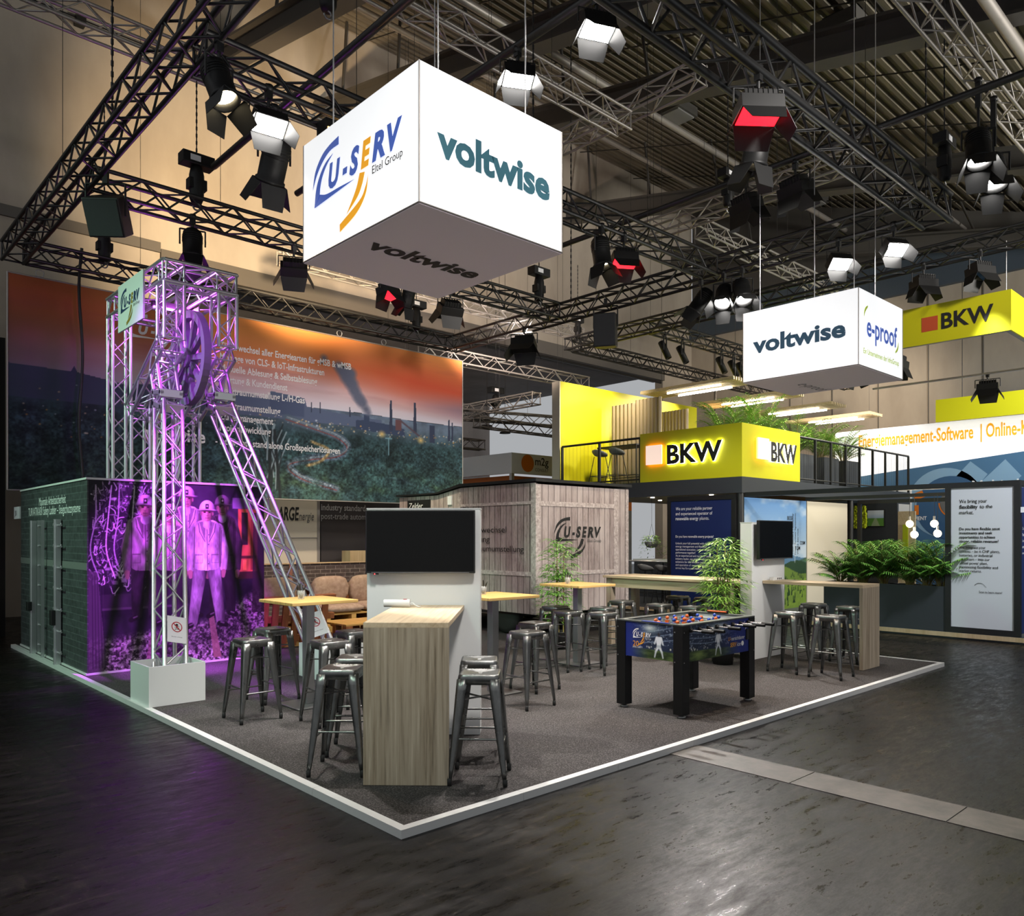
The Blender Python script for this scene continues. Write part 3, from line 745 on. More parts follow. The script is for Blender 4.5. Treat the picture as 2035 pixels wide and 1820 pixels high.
hoist((8.3,7.2,6.55), 'chain hoist on the truss junction just right of the lowest corner of the big cube', 9.5)
hoist((7.8,10.6,6.55), 'chain hoist with two red tags, above the right half of the sunset banner', 9.0)
hoist((12.95,10.4,7.2), 'small chain hoist at the truss corner of the yellow stand', 9.0, sc=.8)
hoist((2.15,4.6,8.2), 'chain hoist at the top edge between the orange lamp and the big cube', 11.5, sc=1.1)
hoist((12.6,13.3,5.55), 'chain hoist on the dark truss over the orange-and-white booth', 8.4, sc=1.1)
hoist((9.3,3.6,7.6), 'chain hoist with a paper label behind the heavy truss at right', 12, sc=.9)
hoist((8.95,.05,6.75), 'chain hoist at the far right end of the heavy black truss', 11, sc=.9)
speaker((.33,6.85,TB), math.radians(-40), 'big black loudspeaker hanging at the left truss junction', .5, .44, .46, .4)
speaker((8.9,6.0,TB), math.radians(-60), 'black loudspeaker hanging under the right truss, seen from its curved back', .1)
# chains and cables that hold the rig
for (x, y, z0, z1, lab) in ((.05,5.6,6.4,11.6,'thin chain holding the left truss, left of the loudspeaker'), (4.6,3.6,6.4,12,'thin chain above the red-lit floodlight'),
                       (8.9,6.9,6.4,13,'pair of thin chains at the right truss junction'), (11.0,1.0,7.0,12,'chain hanging near the pale truss at upper right')):
    mb = MB(); z = z0; n = 0
    while z < z1: mb.tube((x,y,z), (x,y,z+.06), .016 if n % 2 else .009, 5, cap=False); z += .06; n += 1
    tag(obj('hanging_chain', mb, m_black), lab, 'chain')
mb = MB(); pts = [(.98+.03*math.sin(z*3), 10.55+.02*math.cos(z*4), z) for z in np.linspace(6.5, 2.2, 30)]
mb.path(pts, .025, 6)
tag(obj('hanging_cable', mb, m_black), 'black bundled cable hanging in front of the left end of the banner', 'cable')

# ------------------------------------------------------------ hanging white cubes
def sign_cube(x, y, z0, z1, L, M, label, cables):
    """L along y, M along x, from the near corner (x, y)"""
    H = z1-z0; r = thing('hanging_sign_cube', label, 'sign', (x, y, z0))
    def side(a, b, c, d): return obj('lit_panel', MB().quad(a, b, c, d), m_box, r)
    side((0,L,0),(0,0,0),(0,0,H),(0,L,H)); side((0,0,0),(M,0,0),(M,0,H),(0,0,H))
    side((M,0,0),(M,L,0),(M,L,H),(M,0,H)); side((M,L,0),(0,L,0),(0,L,H),(M,L,H))
    obj('bottom_panel', MB().bx(.003,M-.003,.003,L-.003,-.012,.0), m_fabric, r)
    f = MB(); e = .006
    for (a, b) in (((0,0,0),(0,L,0)),((0,0,0),(M,0,0)),((M,0,0),(M,L,0)),((0,L,0),(M,L,0)),((0,0,0),(0,0,H)),((M,0,0),(M,0,H)),((0,L,0),(0,L,H))): f.tube(a, b, e, 6)
    obj('frame', f, m_alug, r)
    for (cx, cy) in cables:
        obj('suspension_cable', MB().tube((cx, cy, H), (cx, cy, 11.2-z0), .006, 5), m_cable, r)
    return r, H
L, M_ = 1.628, 1.418
cu, H_ = sign_cube(.578, .616, 4.04, 5.012, L, M_, 'big white lit cube sign with blue and orange emblem on its left face', ((.12,1.35),(.3,.18),(1.2,.2),(1.2,1.4)))
k = L/1.677
fm = FR((-.004, L, 0), (0,-1,0), (0,0,1))@Matrix.Diagonal((k, H_, 1, 1))
swoosh_logo(cu, fm, m_blue, m_cyel, m_txtb)
kr = M_/1.46
text('voltwise', .32*kr, m_teal, cu, FR((.155*kr, -.004, .388*H_), (1,0,0), (0,0,1)), bold=.040, width=1.155*kr)
text('voltwise', .30*kr, m_txtb, cu, FR((.155, .95, -.016), (1,0,0), (0,-1,0)), bold=.040, width=1.11, shear=.0)
cu2, H2 = sign_cube(7.36, .53, 3.925, 4.90, L, M_, 'small white lit cube sign further back at right, with a blue bracketed word', ((.15,1.45),(.25,.7),(.15,.12),(1.25,.3)))
text('voltwise', .31, m_dteal, cu2, FR((-.004, L-.155, .40*H2), (0,-1,0), (0,0,1)), bold=.036, width=1.31)
text('e-proof', .38, m_blue, cu2, FR((.24, -.004, .42*H2), (1,0,0), (0,0,1)), bold=.018, width=.98)
text('Ein Unternehmen der InfraGroup', .1, mat('logo_lime', hexc('9ab028'), .6, 0, hexc('a5b93a'), .4), cu2, FR((.14, -.004, .17*H2), (1,0,0), (0,0,1)), width=1.14, bold=.008)
strip('bracket_mark', [(crv([(.15,.62),(.16,.70),(.20,.76),(.27,.80)]), crv([(.15,.62),(.185,.69),(.225,.735),(.27,.775)])),
                       (crv([(1.27,.50),(1.265,.42),(1.23,.36),(1.16,.32)]), crv([(1.27,.50),(1.24,.43),(1.205,.385),(1.16,.345)]))], MATS['logo_lime'], cu2, FR((0,-.004,0), (1,0,0), (0,0,1)))
text('e-proof', .28, m_txtg, cu2, FR((.62, 1.15, -.016), (1,0,0), (0,-1,0)), width=.72)
# ------------------------------------------------------------ sunset banner
BN = thing('sunset_banner', 'huge printed banner of an industrial valley at sunset, hanging over the back', 'banner', (-.02, 10.75, 2.48))
BW, BH = 9.28, 3.45
p = Pic(800, 300, BW, BH, 3); X, Y = p.x, p.y                     # banner metres, x from its left edge, y from its lower edge
n1 = p.noise(2.6, .35, 5); n2 = p.noise(.5, .5, 5, .6); n3 = p.noise(.16, .14, 3, .6)
def lerp(a, b, t): t = np.clip(t, 0, 1)[..., None]; return H3(a)*(1-t)+H3(b)*t
hz = 1.88+.02*np.sin(X*1.3)
sky = lerp('d8d2e0', 'dca5a2', (Y-hz)/.75); sky = sky*(1-np.clip((Y-hz-.45)/.5,0,1)[...,None])+lerp('d27a52','d98d4c',(Y-2.6)/.6)*np.clip((Y-hz-.45)/.5,0,1)[...,None]
red = np.clip((X-5.2)/2.6,0,1)*np.clip(1-np.abs(Y-2.75-(X-8)*-.08)/.75,0,1); sky = sky*(1-red[...,None]*.85)+H3('cc4d34')*red[...,None]*.85
lft = np.clip((3.3-X)/3.0,0,1)[...,None]; dk = lerp('6d5b6c','96492f',(Y-hz-.1)/1.1); sky = sky*(1-lft*.85)+dk*lft*.85
cl = np.clip((n1-.50)*5,0,1)*np.clip((Y-hz-.15)/.4,0,1); sky = sky*(1-cl[...,None]*.30)+H3('8d4a4a')*cl[...,None]*.30
low = np.clip((X-7.6)/1.6,0,1)*np.clip(1-np.abs(Y-2.25)/.4,0,1); sky = sky*(1-low[...,None]*.6)+H3('6d6783')*low[...,None]*.6
p.a = sky
gl = np.clip(.5+n2*1.1-.55, 0, 1)
land = lerp('50647c','30464b', (hz-Y)/.6); land = land*(.35+1.15*gl[...,None]*(.6+.8*n3[...,None])); frn = lerp('2f4242','56745c', n3*1.7-.45)
fa = np.clip((.9-Y)/.5,0,1)[...,None]; land = land*(1-fa)+frn*fa*(.45+.8*gl[...,None])
land = land*(1-lft*.25)+H3('27303f')*lft*.25
p.put((Y < hz+.05*(n1-.5)).astype(float), [0,0,0]); msk = (Y < hz)[...,None]; p.a = np.where(msk, land, p.a)
mist = np.clip(1-np.abs(Y-hz+.12)/.42,0,1)*(Y < hz)*(.55+.5*n2)*np.clip((X-2.5)/2.5,.15,1); p.put(mist*.55, '97a0b8')
# hills, works, chimneys
p.put(p.poly([(3.4,1.6),(3.4,1.98),(4.0,2.02),(4.35,1.95),(4.42,2.12),(5.15,2.06),(5.2,1.9),(6.0,1.84),(7.0,1.8),(7.0,1.6)]), '5a6683')
p.put(p.poly([(0,1.5),(0,2.02),(.9,2.0),(.95,2.1),(1.0,2.0),(1.7,1.9),(2.2,1.96),(2.3,2.08),(2.6,2.06),(3.3,1.9),(3.4,1.5)]), '3d4559')
p.put(p.rect(4.4,5.14,1.68,2.02), '4e5a78')
p.put(p.poly([(6.35,1.55),(6.35,1.74),(6.55,1.76),(6.55,1.88),(6.68,1.88),(6.68,1.75),(7.3,1.72),(7.6,1.66),(7.6,1.5)]), '3c4864')
for (x, y0, y1, wd) in ((7.24,1.6,2.27,.045),(7.89,1.6,2.29,.05),(8.87,1.5,2.0,.035),(8.97,1.5,1.94,.03),(6.2,1.8,2.0,.02),(5.5,1.8,2.02,.015),(5.3,1.8,2.0,.015),(2.55,1.9,2.35,.03)):
    p.put(p.poly([(x-wd,y0),(x-wd*.55,y1),(x+wd*.55,y1),(x+wd,y0)]), '3a4158')
p.put(p.rect(7.36,7.52,1.62,1.86), '6b4a50'); p.line([(7.5,1.84),(8.0,1.55)], .02, '5a4a55'); p.put(p.rect(8.3,8.45,1.42,1.82), '39415a')
# smoke
for (x, y, r) in ((6.62,1.92,.06),(6.56,2.0,.09),(6.46,2.12,.12),(6.42,2.18,.12),(6.36,2.24,.13),(6.28,2.36,.14),(6.2,2.5,.16),(6.1,2.62,.17),(6.0,2.74,.15),(5.9,2.82,.12),(5.55,2.95,.06),(6.18,2.72,.13)):
    p.put(p.ell(x+(.04), y, r, r*.85, .05)*np.clip(n2*2.4-.2,.55,1), '666a80')
# motorway with light trails
R1 = crv([(4.75,1.62),(5.3,1.50),(5.9,1.35),(6.15,1.15),(5.9,.95),(5.3,.85),(4.8,.70),(5.1,.45),(5.9,.25)], 14)
p.line(R1, .06, '56687a', .04)
for dy, c_, wd in ((.03,'9aa6b0',.006),(-.025,'8f4644',.007),(.008,'7d8b99',.006)):
    p.line([(x+dy*.6, y+dy) for x, y in R1], wd, c_)
p.line(crv([(5.3,1.2),(5.7,1.05),(5.5,.8),(5.2,.7)], 10), .015, 'b89a68', .03)
p.line(crv([(7.3,.55),(8.0,.4),(8.6,.2)], 8), .025, '7f95ab', .02)
# tree crowns
for i in range(420):
    x = p.r.rand()*BW; y = p.r.rand()**1.3*1.35; r = .05+.13*(1-y/1.4)*p.r.rand()+.03
    if 4.6 < x < 6.2 and .2 < y < 1.6 and p.r.rand() < .85: continue
    c_ = H3('314650')*(1-p.r.rand()*.5)+H3('547a5e')*.22*p.r.rand()*(2-y); c_ = c_*(.55 if x < 3 else 1)
    p.put(p.ell(x, y, r, r*.75, .05)*(.35+.5*n3), np.clip(c_,0,1)); p.put(p.ell(x-.02, y+r*.35, r*.6, r*.35, .05)*.35*n3, np.clip(c_*1.8,0,1))
nf = p.noise(.045,.04,2,.7); lm = ((Y < hz)*np.clip((1.5-Y)/.3,0,1))[...,None]; p.a = p.a*(1+lm*(nf[...,None]-.5)*1.1)
# town lights
for i in range(210):
    x = p.r.rand()*BW; y = 1.46+.20*p.r.rand()-.012*(x-4); b = p.r.rand()
    if x < 3.2: y = .9+.9*p.r.rand(); b *= .8
    p.put(p.ell(x, y, .005+.016*b*b*b, .004+.012*b*b*b, .012)*.85, ['ffd9a0','ffb347','e8f0ff','ffe9c4'][i % 4])
for x, y in ((8.05,1.45),(2.15,.98),(2.35,1.4),(7.0,1.5)): p.put(p.ell(x, y, .05, .04, .06), 'ffd27a')
p.line([(7.18,1.06),(7.18,1.43)], .012, '7fa9b8'); p.line([(7.1,1.42),(7.26,1.42)], .012, '7fa9b8')
# steel tower with rocking lattice in the foreground
for i in range(30):
    a = p.r.rand()*1.2-.6; y0 = .1+p.r.rand()*.9; x0 = 4.45+(p.r.rand()-.5)*.3; p.line([(x0,y0),(x0+a*.45,y0+.5)], .012, ['9fb3bd','2a3034'][i % 2])
p.line([(4.38,.0),(4.42,1.35)], .03, '2a3034'); p.line([(4.62,0),(4.5,1.35)], .03, '2a3034')
picture('banner_print', p.a, FR((0, 0, 0), (1,0,0), (0,0,1)), BW, BH, BN, .75)
obj('backing', MB().bx(0, BW, .004, .03, 0, BH), m_grey, BN)
f = MB()
for a, b in (((0,0,0),(BW,0,0)),((0,0,BH),(BW,0,BH)),((0,0,0),(0,0,BH)),((BW,0,0),(BW,0,BH))): f.tube(a, b, .014, 6)
obj('edge_frame', f, m_alug, BN)
ey = MB()
for x in (.45, 3.25, 5.95, 7.05, 8.9):
    for k in range(14):
        a, b = 2*PI*k/14, 2*PI*(k+1)/14
        ey.tube((x+.06*math.cos(a),0,BH+.07+.06*math.sin(a)), (x+.06*math.cos(b),0,BH+.07+.06*math.sin(b)), .008, 5, cap=False)
obj('hanging_ring', ey, m_cable, BN)
def bt(s, x, z, wd, size=.185, bold=.018): text(s, size, m_txtw, BN, FR((x+.02, -.006, z-2.48), (1,0,0), (0,0,1)), bold=bold, width=wd)
bt('- Zählerwechsel aller Energiearten für gMSB & wMSB', 3.30, 5.275, 2.91)
bt('- Montage von CLS- & IoT-Infrastrukturen', 3.30, 5.065, 2.27)
bt('- Manuelle Ablesung & Selbstablesung', 3.30, 4.855, 2.11)
bt('- Wartung & Kundendienst', 3.30, 4.645, 1.45)
bt('- Marktraumumstellung L-/H-Gas', 3.30, 4.435, 1.83)
bt('- Marktraumumstellung', 3.30, 4.155, 1.30); bt('- Zählermanagement', 3.30, 3.94, 1.15); bt('- Projektabwicklung', 3.30, 3.73, 1.10)
bt('- Intelligente stand alone Großspeicherlösungen', 3.30, 3.47, 2.64)
bt('voltwise', 2.05, 3.47, 1.06, .33, .02)
swoosh_logo(BN, FR((1.55, -.006, 2.35), (1,0,0), (0,0,1))@Matrix.Diagonal((.95,.95,1,1)), m_txtw, m_txtw, m_txtw)

# ------------------------------------------------------------ box with the miners' photograph
BX = thing('exhibit_box', 'man-sized exhibit box with a purple-lit photograph of miners and a brick side', 'exhibit box', (0, 0, 0))
obj('body', MB().bx(.12, 2.37, 6.785, 10.4, .05, 2.44), m_char, BX)
obj('brick_side', MB().bx(.10, .12, 6.77, 10.4, .075, 2.44), m_bricky, BX)
obj('brick_band', MB().bx(.096, .10, 6.77, 10.4, 1.33, 1.42), mat('printed_stone_band', hexc('6a6c6a'), .8), BX)
for q in ((.085,2.385,6.755,6.80,2.44,2.465),(.085,.125,6.80,10.4,2.44,2.465),(.085,2.385,6.755,6.775,.05,.075),(.085,.10,6.775,10.4,.05,.075)): obj('edge_profile', MB().bx(*q), m_edge, BX)
text('Maximale Arbeitssicherheit', .17, m_txtw, BX, FR((.097, 9.21, 2.185), (0,-1,0), (0,0,1)), width=1.46)
text('TURVATIKAS® Safety Ladder – Steigschutzsysteme', .17, m_txtw, BX, FR((.097, 9.88, 2.05), (0,-1,0), (0,0,1)), width=2.82)
# the photograph, 2.25 x 2.36 m
W_, H_2 = 2.26, 2.36
p = Pic(470, 490, W_, H_2, 5); X, Y = p.x, p.y
na = p.noise(.5,.5,5,.6); nb = p.noise(.06,.05,3,.7); nc = p.noise(.10,.30,4,.7); nd = p.noise(.03,.03,3,.7)
p.a = lerp('14101a', '3c3346', na*1.7-.5)
gy = .45+.25*np.clip((X-.35)/1.9,0,1)+.28*np.clip((X-1.6)/.5,0,1)
gr = lerp('2c242a','cfc0c8', nd*2.6-.9)*(.5+.7*np.clip(na,0,1)[...,None]); gm = np.clip((gy-Y)/.12,0,1)*np.clip(.4+1.1*na,0,1); p.a = p.a*(1-gm[...,None])+gr*gm[...,None]
for i in range(520):                                            # machinery at left: pipes, hoses, boxes
    x = .02+p.r.rand()*.86; y = 1.0+p.r.rand()*1.35; k = p.r.rand()**1.6; c_ = H3('e4d6e6')*k+H3('1a1420')*(1-k); w_ = .4+.6*p.r.rand()
    if i % 3 == 0: p.put(p.rect(x, x+.02+.06*p.r.rand(), y, y+.012+.04*p.r.rand())*.75, c_)
    else:
        a = p.r.rand()*6.3; q = [(x,y),(x+.05*math.cos(a),y+.07*math.sin(a)-.03),(x+.09*math.cos(a+.5),y+.11*math.sin(a+.6))]; p.line(crv(q,4), .0025+.004*p.r.rand(), c_)
for k in range(9): x = .08+.09*k; p.line(crv([(x,2.3),(x+.05*math.sin(k*2),1.9),(x-.06,1.5),(x+.04,1.15)],6), .007, ['a598ac','1a1420','cbbfd0'][k % 3])
p.put(p.poly([(0,.0),(0,1.25),(.10,1.22),(.2,.1),(.16,0)])*.8, '4f4350')
for k in range(5): p.line([(.04+.03*k,1.2-.02*k),(.05+.035*k,.05)], .004, '2a2230')
p.put(p.rect(.15,.85,.78,.95)*.5, '3a303c'); p.put(p.rect(.15,1.2,.75,.78)*.6, '5f525f')
p.put(p.rect(1.88,2.16,1.15,2.05)*(.55+.5*na), 'd8733f'); p.put(p.rect(1.93,2.02,1.55,2.0), '2d2226'); p.put(p.rect(2.06,2.12,1.2,1.9), '7a3d28'); p.put(p.rect(1.90,2.15,1.36,1.40), '4a2a20'); p.put(p.rect(1.95,2.0,1.2,1.34), 'f08a4a')
p.put(p.rect(1.86,2.22,1.08,1.18), '3a2620'); p.put(p.poly([(2.08,.6),(2.10,2.0),(2.26,2.0),(2.26,.6)])*.8, '2b2328'); p.put(p.rect(1.8,2.2,2.05,2.2)*.7*na*1.6, '8a7f96')
p.put(p.poly([(1.47,.60),(1.54,.60),(1.65,.03),(1.54,.03)])*(.6+.5*na), '8a6a62'); p.put(p.poly([(.72,.40),(.80,.40),(.78,.03),(.66,.03)])*.6, '7a5a58')
def cloth(mask, col, cx, wd, k=1.0):
    """printed cloth: round falloff to the edges and creases"""
    e = np.clip(1-((X-cx+.02)/wd)**2*.62, .28, 1)*(.62+.75*np.clip(nc*1.5-.35,0,1)); m = np.clip(mask,0,1)[...,None]
    p.a = p.a*(1-m)+np.clip(np.array(col)*k*e[...,None],0,1)*m
def miner(cx, ht, hip, foot, sw, coat, trou, turn=0, dark=1.0, hel='e8dfe6', stance=.16):
    c1 = H3(coat)*dark; c2 = H3(trou)*dark; sk = H3('c08f8c')*dark; sh = ht-.31
    for sg in (-1, 1):
        lx = cx+sg*(.08+stance)/2; cloth(p.cap(cx+sg*.085, hip, cx+sg*stance, foot+.06, .095, .062), c2, lx, .13)
        p.put(p.cap(cx+sg*stance-.02, foot+.02, cx+sg*(stance+.07), foot-.005, .032), '120e12'); p.put(p.cap(cx+sg*stance, foot+.035, cx+sg*(stance+.04), foot+.02, .01), '5a505a')
    body = p.poly(smooth_poly([(cx-sw,sh-.02),(cx-sw*.75,sh+.045),(cx-.07,sh+.085),(cx+.07,sh+.085),(cx+sw*.75,sh+.045),(cx+sw,sh-.02),(cx+sw*.97,hip+.2),(cx+sw*.95,hip-.03),(cx,hip-.055),(cx-sw*.95,hip-.03),(cx-sw*.97,hip+.2)],2))
    for sg in (-1, 1):
        ax = cx+sg*(sw+.015); cloth(p.cap(cx+sg*(sw-.05), sh-.03, cx+sg*(sw+.035), sh-.33, .068, .058), c1, ax, .11, .85); cloth(p.cap(cx+sg*(sw+.035), sh-.33, cx+sg*(sw+.02), hip-.02, .056, .046), c1, ax, .10, .8)
        p.put(p.cap(cx+sg*(sw+.02), hip-.07, cx+sg*(sw+.015), hip-.13, .034, .024), sk*.8)
    cloth(body, c1, cx, sw*1.12)
    for sg in (-1, 1):
        p.put(p.poly([(cx+sg*.025,sh+.06),(cx+sg*.105,sh+.05),(cx+sg*.03,sh-.20)])*.75, c1*.42); p.line([(cx+sg*.115,sh+.03),(cx+sg*.10,sh-.08),(cx+sg*.03,sh-.21)], .004, c1*.3)
        p.put((p.rect(cx+sg*.11-.052, cx+sg*.11+.052, hip+.05, hip+.17)-p.rect(cx+sg*.11-.046, cx+sg*.11+.046, hip+.056, hip+.155))*.6, c1*.35)
        p.line([(cx+sg*(sw*.82),sh-.02),(cx+sg*(sw*.86),hip)], .006, c1*.35)
    p.line([(cx,sh-.05),(cx+.006,hip-.04)], .004, c1*.35)
    for k in range(4): p.put(p.ell(cx+.02,sh-.12-.13*k,.007,.007), c1*.3)
    cloth(p.cap(cx, sh+.02, cx, sh+.055, .058), H3('e6dde4')*dark, cx, .08); fc = p.ell(cx+turn*.01, ht-.14, .074, .108); cloth(fc, sk, cx-.01, .085, 1.15)
    for sg in (-1,1):
        p.put(p.ell(cx+sg*.032+turn*.012, ht-.128, .016, .009), '1c1014'); p.put(p.cap(cx+sg*.018, ht-.112, cx+sg*.048, ht-.114, .005), '3a2420'); p.put(p.ell(cx+sg*.077, ht-.145, .012, .026), sk*.7)
    p.put(p.ell(cx+.012+turn*.012, ht-.155, .010, .030, .01)*.7, sk*.6); p.put(p.ell(cx+turn*.01, ht-.175, .016, .010)*.6, sk*.55); p.put(p.rect(cx-.028+turn*.01, cx+.028+turn*.01, ht-.208, ht-.199), sk*.4); p.put(p.ell(cx, ht-.235, .03, .012, .02)*.4, sk*.5)
    hc = H3(hel)*dark; hm = p.ell(cx, ht-.09, .106, .125)*(Y > ht-.098); sh_ = np.clip(1-((X-cx+.03)/.12)**2*.55,.3,1); m = np.clip(hm,0,1)[...,None]; p.a = p.a*(1-m)+np.clip(hc*sh_[...,None],0,1)*m
    p.put(p.ell(cx, ht-.097, .122, .016), np.clip(hc*.7,0,1)); p.put(p.ell(cx, ht-.108, .10, .010), sk*.3); p.put(p.rect(cx-.022,cx+.022,ht-.08,ht-.015), '1c161c'); p.put(p.ell(cx,ht-.045,.012,.014), 'b9aeb6')
miner(1.66, 2.20, 1.25, .60, .19, '5a4c56', '2c242e', 0, .75, '9a8c98', .12)
miner(.66, 2.17, 1.28, .62, .20, 'b09aa8', '352b36', 0, .85, 'c8bbc6', .10)
miner(1.18, 2.30, 1.25, .62, .20, 'd3c3ce', '3a303e', 0, 1., 'e6dbe4', .12)
miner(.96, 2.06, 1.27, .54, .19, 'bda7b5', '352b37', 0, .9, 'd0c3cd', .11)
miner(1.45, 2.12, 1.26, .47, .205, 'e0d2dd', '8d7c90', 0, 1.0, 'f0e6ee', .19)
for k in range(9): p.put(p.rect(1.14,1.185,.62+.05*k,.64+.05*k)*.8, 'b8abb6')
picture('miners_photograph', np.clip(p.a,0,1), FR((.115, 6.768, .076), (1,0,0), (0,0,1)), W_, H_2, BX, .55)
# ladders on the brick side
def ladder(y, label, rungs_left):
    t = thing('safety_ladder', label, 'ladder', (.10, y, .052), 0, None)
    obj('guide_rail', MB().bx(-.085,-.02,-.035,.035,.0,1.92).bx(-.10,-.085,-.012,.012,.0,1.92), m_alu, t)
    if rungs_left:
        obj('stile', MB().bx(-.075,-.035,-.34,-.315,.06,1.92), m_alu, t); obj('stile', MB().bx(-.075,-.035,-.56,-.535,.0,1.92), m_alu, t)
    rg = MB()
    for k in range(7):
        z = .16+k*.28
        if rungs_left: rg.tube((-.055,-.33,z), (-.055,-.55,z), .013, 8)
        else: rg.tube((-.055,-.20,z), (-.055,.20,z), .013, 8); rg.tube((-.055,.19,z), (-.055,.19,z+.03), .01, 6); rg.tube((-.055,-.19,z), (-.055,-.19,z+.03), .01, 6)
    obj('rung', rg, m_alu, t)
    obj('fall_arrest_slider', MB().bx(-.14,-.085,-.05,.05,.62 if rungs_left else .52,.75 if rungs_left else .72), m_black, t, .008)
    return t
ladder(9.30, 'aluminium ladder with two stiles beside its rail on the brick side', True)
ladder(7.95, 'aluminium single-rail ladder with short pegs on the brick side', False)
sg = thing('small_sign', 'small white sign sticking out behind the brick side of the box', 'sign', (.1, 10.42, 2.02))
obj('plate', MB().bx(-.02,.0,.0,.38,0,.19), m_paper, sg); text('J51', .11, m_txtb, sg, FR((-.023,.30,.055), (0,-1,0), (0,0,1)))

# ------------------------------------------------------------ lattice winding tower
TW = thing('winding_tower', 'silver lattice winding tower with a big spoked wheel, lit purple', 'tower', (0,0,0))
def beamp(a, b, name='lattice_beam', size=.24, up=(0,0,1), r=.024, bay=.27, size2=None):
    ch, la = truss_mesh(a, b, size, r, .0105, bay, up, size2=size2)
    c = MB()
    for q in ch:
        b0 = len(c.v); c.v += q.v; c.f += [[b0+i for i in f_] for f_ in q.f]; c.sm += q.sm
    o = obj(name, c, m_alu, TW); obj('lattice', la, m_alu, o); return o
XA, XB = .95, 1.63
for x in (XA, XB):
    beamp((x,6.37,4.20), (x,6.37,4.90), 'front_column', up=(0,1,0)); beamp((x,8.43,2.465), (x,8.43,4.92), 'rear_column', up=(0,1,0)); beamp((x,7.62,2.465), (x,7.62,3.50), 'middle_column', up=(0,1,0))
    beamp((x,6.37,4.17), (x,7.66,3.44), 'sloping_beam', up=(0,.5,1))
    beamp((x,6.26,5.04), (x,8.55,5.04), 'head_beam', size=.26)
beamp((XA-.12,6.37,5.04), (XB+.12,6.37,5.04), 'head_beam', size=.26); beamp((XA-.12,8.43,5.04), (XB+.12,8.43,5.04), 'head_beam', size=.26)
LA0, LA1, LB0, LB1 = (.34,4.66,.10), (.93,6.40,3.37), (2.27,4.74,.10), (1.62,6.42,3.42)
beamp(LA0, LA1, 'raking_leg', .235, (0,1,.4), bay=.25); beamp(LB0, LB1, 'raking_leg', .235, (0,1,.4), bay=.25)
for (x, q) in ((.95, LA1), (1.63, LB1)):
    qa = Vector(q); beamp(qa+Vector((0,.02,.06)), (x, 6.66, 3.92), 'knee_beam', .22, (0,1,.2), bay=.2)
    hp = MB(); hp.M = Matrix.Translation(qa)@Matrix.Rotation(.3, 4, 'X'); hp.bx(-.15,.15,-.15,-.10,-.05,.06).bx(-.15,.15,.10,.15,-.05,.06).bx(-.15,-.1,-.15,.15,-.02,.04).bx(.1,.15,-.15,.15,-.02,.04)
    obj('hinge_plate', hp, m_alu, TW, .006)
    hp = MB(); hp.M = Matrix.Translation(qa+Vector((0,.03,.17)))@Matrix.Rotation(.1, 4, 'X'); hp.bx(-.14,.14,-.15,-.10,-.05,.05).bx(-.14,.14,.10,.15,-.05,.05).bx(-.14,-.09,-.15,.15,-.02,.03).bx(.09,.14,-.15,.15,-.02,.03)
    obj('hinge_plate', hp, m_alu, TW, .006)
wc = Vector((1.29, 6.66, 4.08)); R0 = .615
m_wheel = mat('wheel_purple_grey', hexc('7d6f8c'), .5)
wh = MB(); n = 48
for k in range(n):
    a, b = 2*PI*k/n, 2*PI*(k+1)/n
    P = []
    for t_ in (a, b):
        for rr, xx in ((R0,-.045),(R0,.045),(R0-.10,.045),(R0-.10,-.045)): P.append((wc.x+xx, wc.y+rr*math.cos(t_), wc.z+rr*math.sin(t_)))
    wh.add(P, [(0,1,5,4),(1,2,6,5),(2,3,7,6),(3,0,4,7)])
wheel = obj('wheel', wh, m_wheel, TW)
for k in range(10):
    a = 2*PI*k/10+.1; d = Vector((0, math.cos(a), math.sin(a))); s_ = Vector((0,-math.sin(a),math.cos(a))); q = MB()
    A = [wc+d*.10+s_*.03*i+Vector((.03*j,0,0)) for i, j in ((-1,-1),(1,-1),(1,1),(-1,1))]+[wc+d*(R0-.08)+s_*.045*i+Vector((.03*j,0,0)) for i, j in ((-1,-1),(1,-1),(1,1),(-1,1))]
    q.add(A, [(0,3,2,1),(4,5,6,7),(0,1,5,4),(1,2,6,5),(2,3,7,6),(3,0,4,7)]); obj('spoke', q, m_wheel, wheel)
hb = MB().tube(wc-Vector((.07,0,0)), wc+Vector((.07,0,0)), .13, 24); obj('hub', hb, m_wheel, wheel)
obj('axle', MB().tube((.93,6.66,4.08), (1.66,6.66,4.08), .035, 14), m_alu, TW)
obj('back_plate', MB().bx(1.50,1.52,6.9,7.4,4.2,4.85), m_alug, TW)
lt = thing('stage_spotlight', 'small purple light glowing inside the head of the lattice tower', 'stage light', (1.3,7.3,4.86))
obj('lens', MB().bx(-.25,.25,-.02,.02,-.02,.0), m_litp, lt); obj('housing', MB().bx(-.27,.27,-.04,.04,0,.07), m_black, lt)
l = bpy.data.lights.new('lamp_or_fill_light', 'POINT'); l.energy = 55; l.color = (.75,.12,1); l.shadow_soft_size = .1
lo = bpy.data.objects.new('lamp_or_fill_light', l); COL.objects.link(lo); lo.location = (1.3,7.2,4.78)
US = thing('square_sign', 'pale square emblem sign on the left of the lattice tower head', 'sign', (.75, 7.76, 4.52))
obj('board', MB().bx(-.012,.012,-1.01,0,0,.63), m_white, US, .003)
obj('bracket', MB().bx(.012,.08,-.8,-.76,.3,.34).bx(.012,.08,-.3,-.26,.3,.34), m_alug, US)
swoosh_logo(US, FR((-.016, -.01, -.02), (0,-1,0), (0,0,1))@Matrix.Diagonal((.59,.64,1,1)), mat('logo_dark_blue', hexc('1c3560'), .6), mat('logo_brown', hexc('9a7a20'), .6), m_txtb)
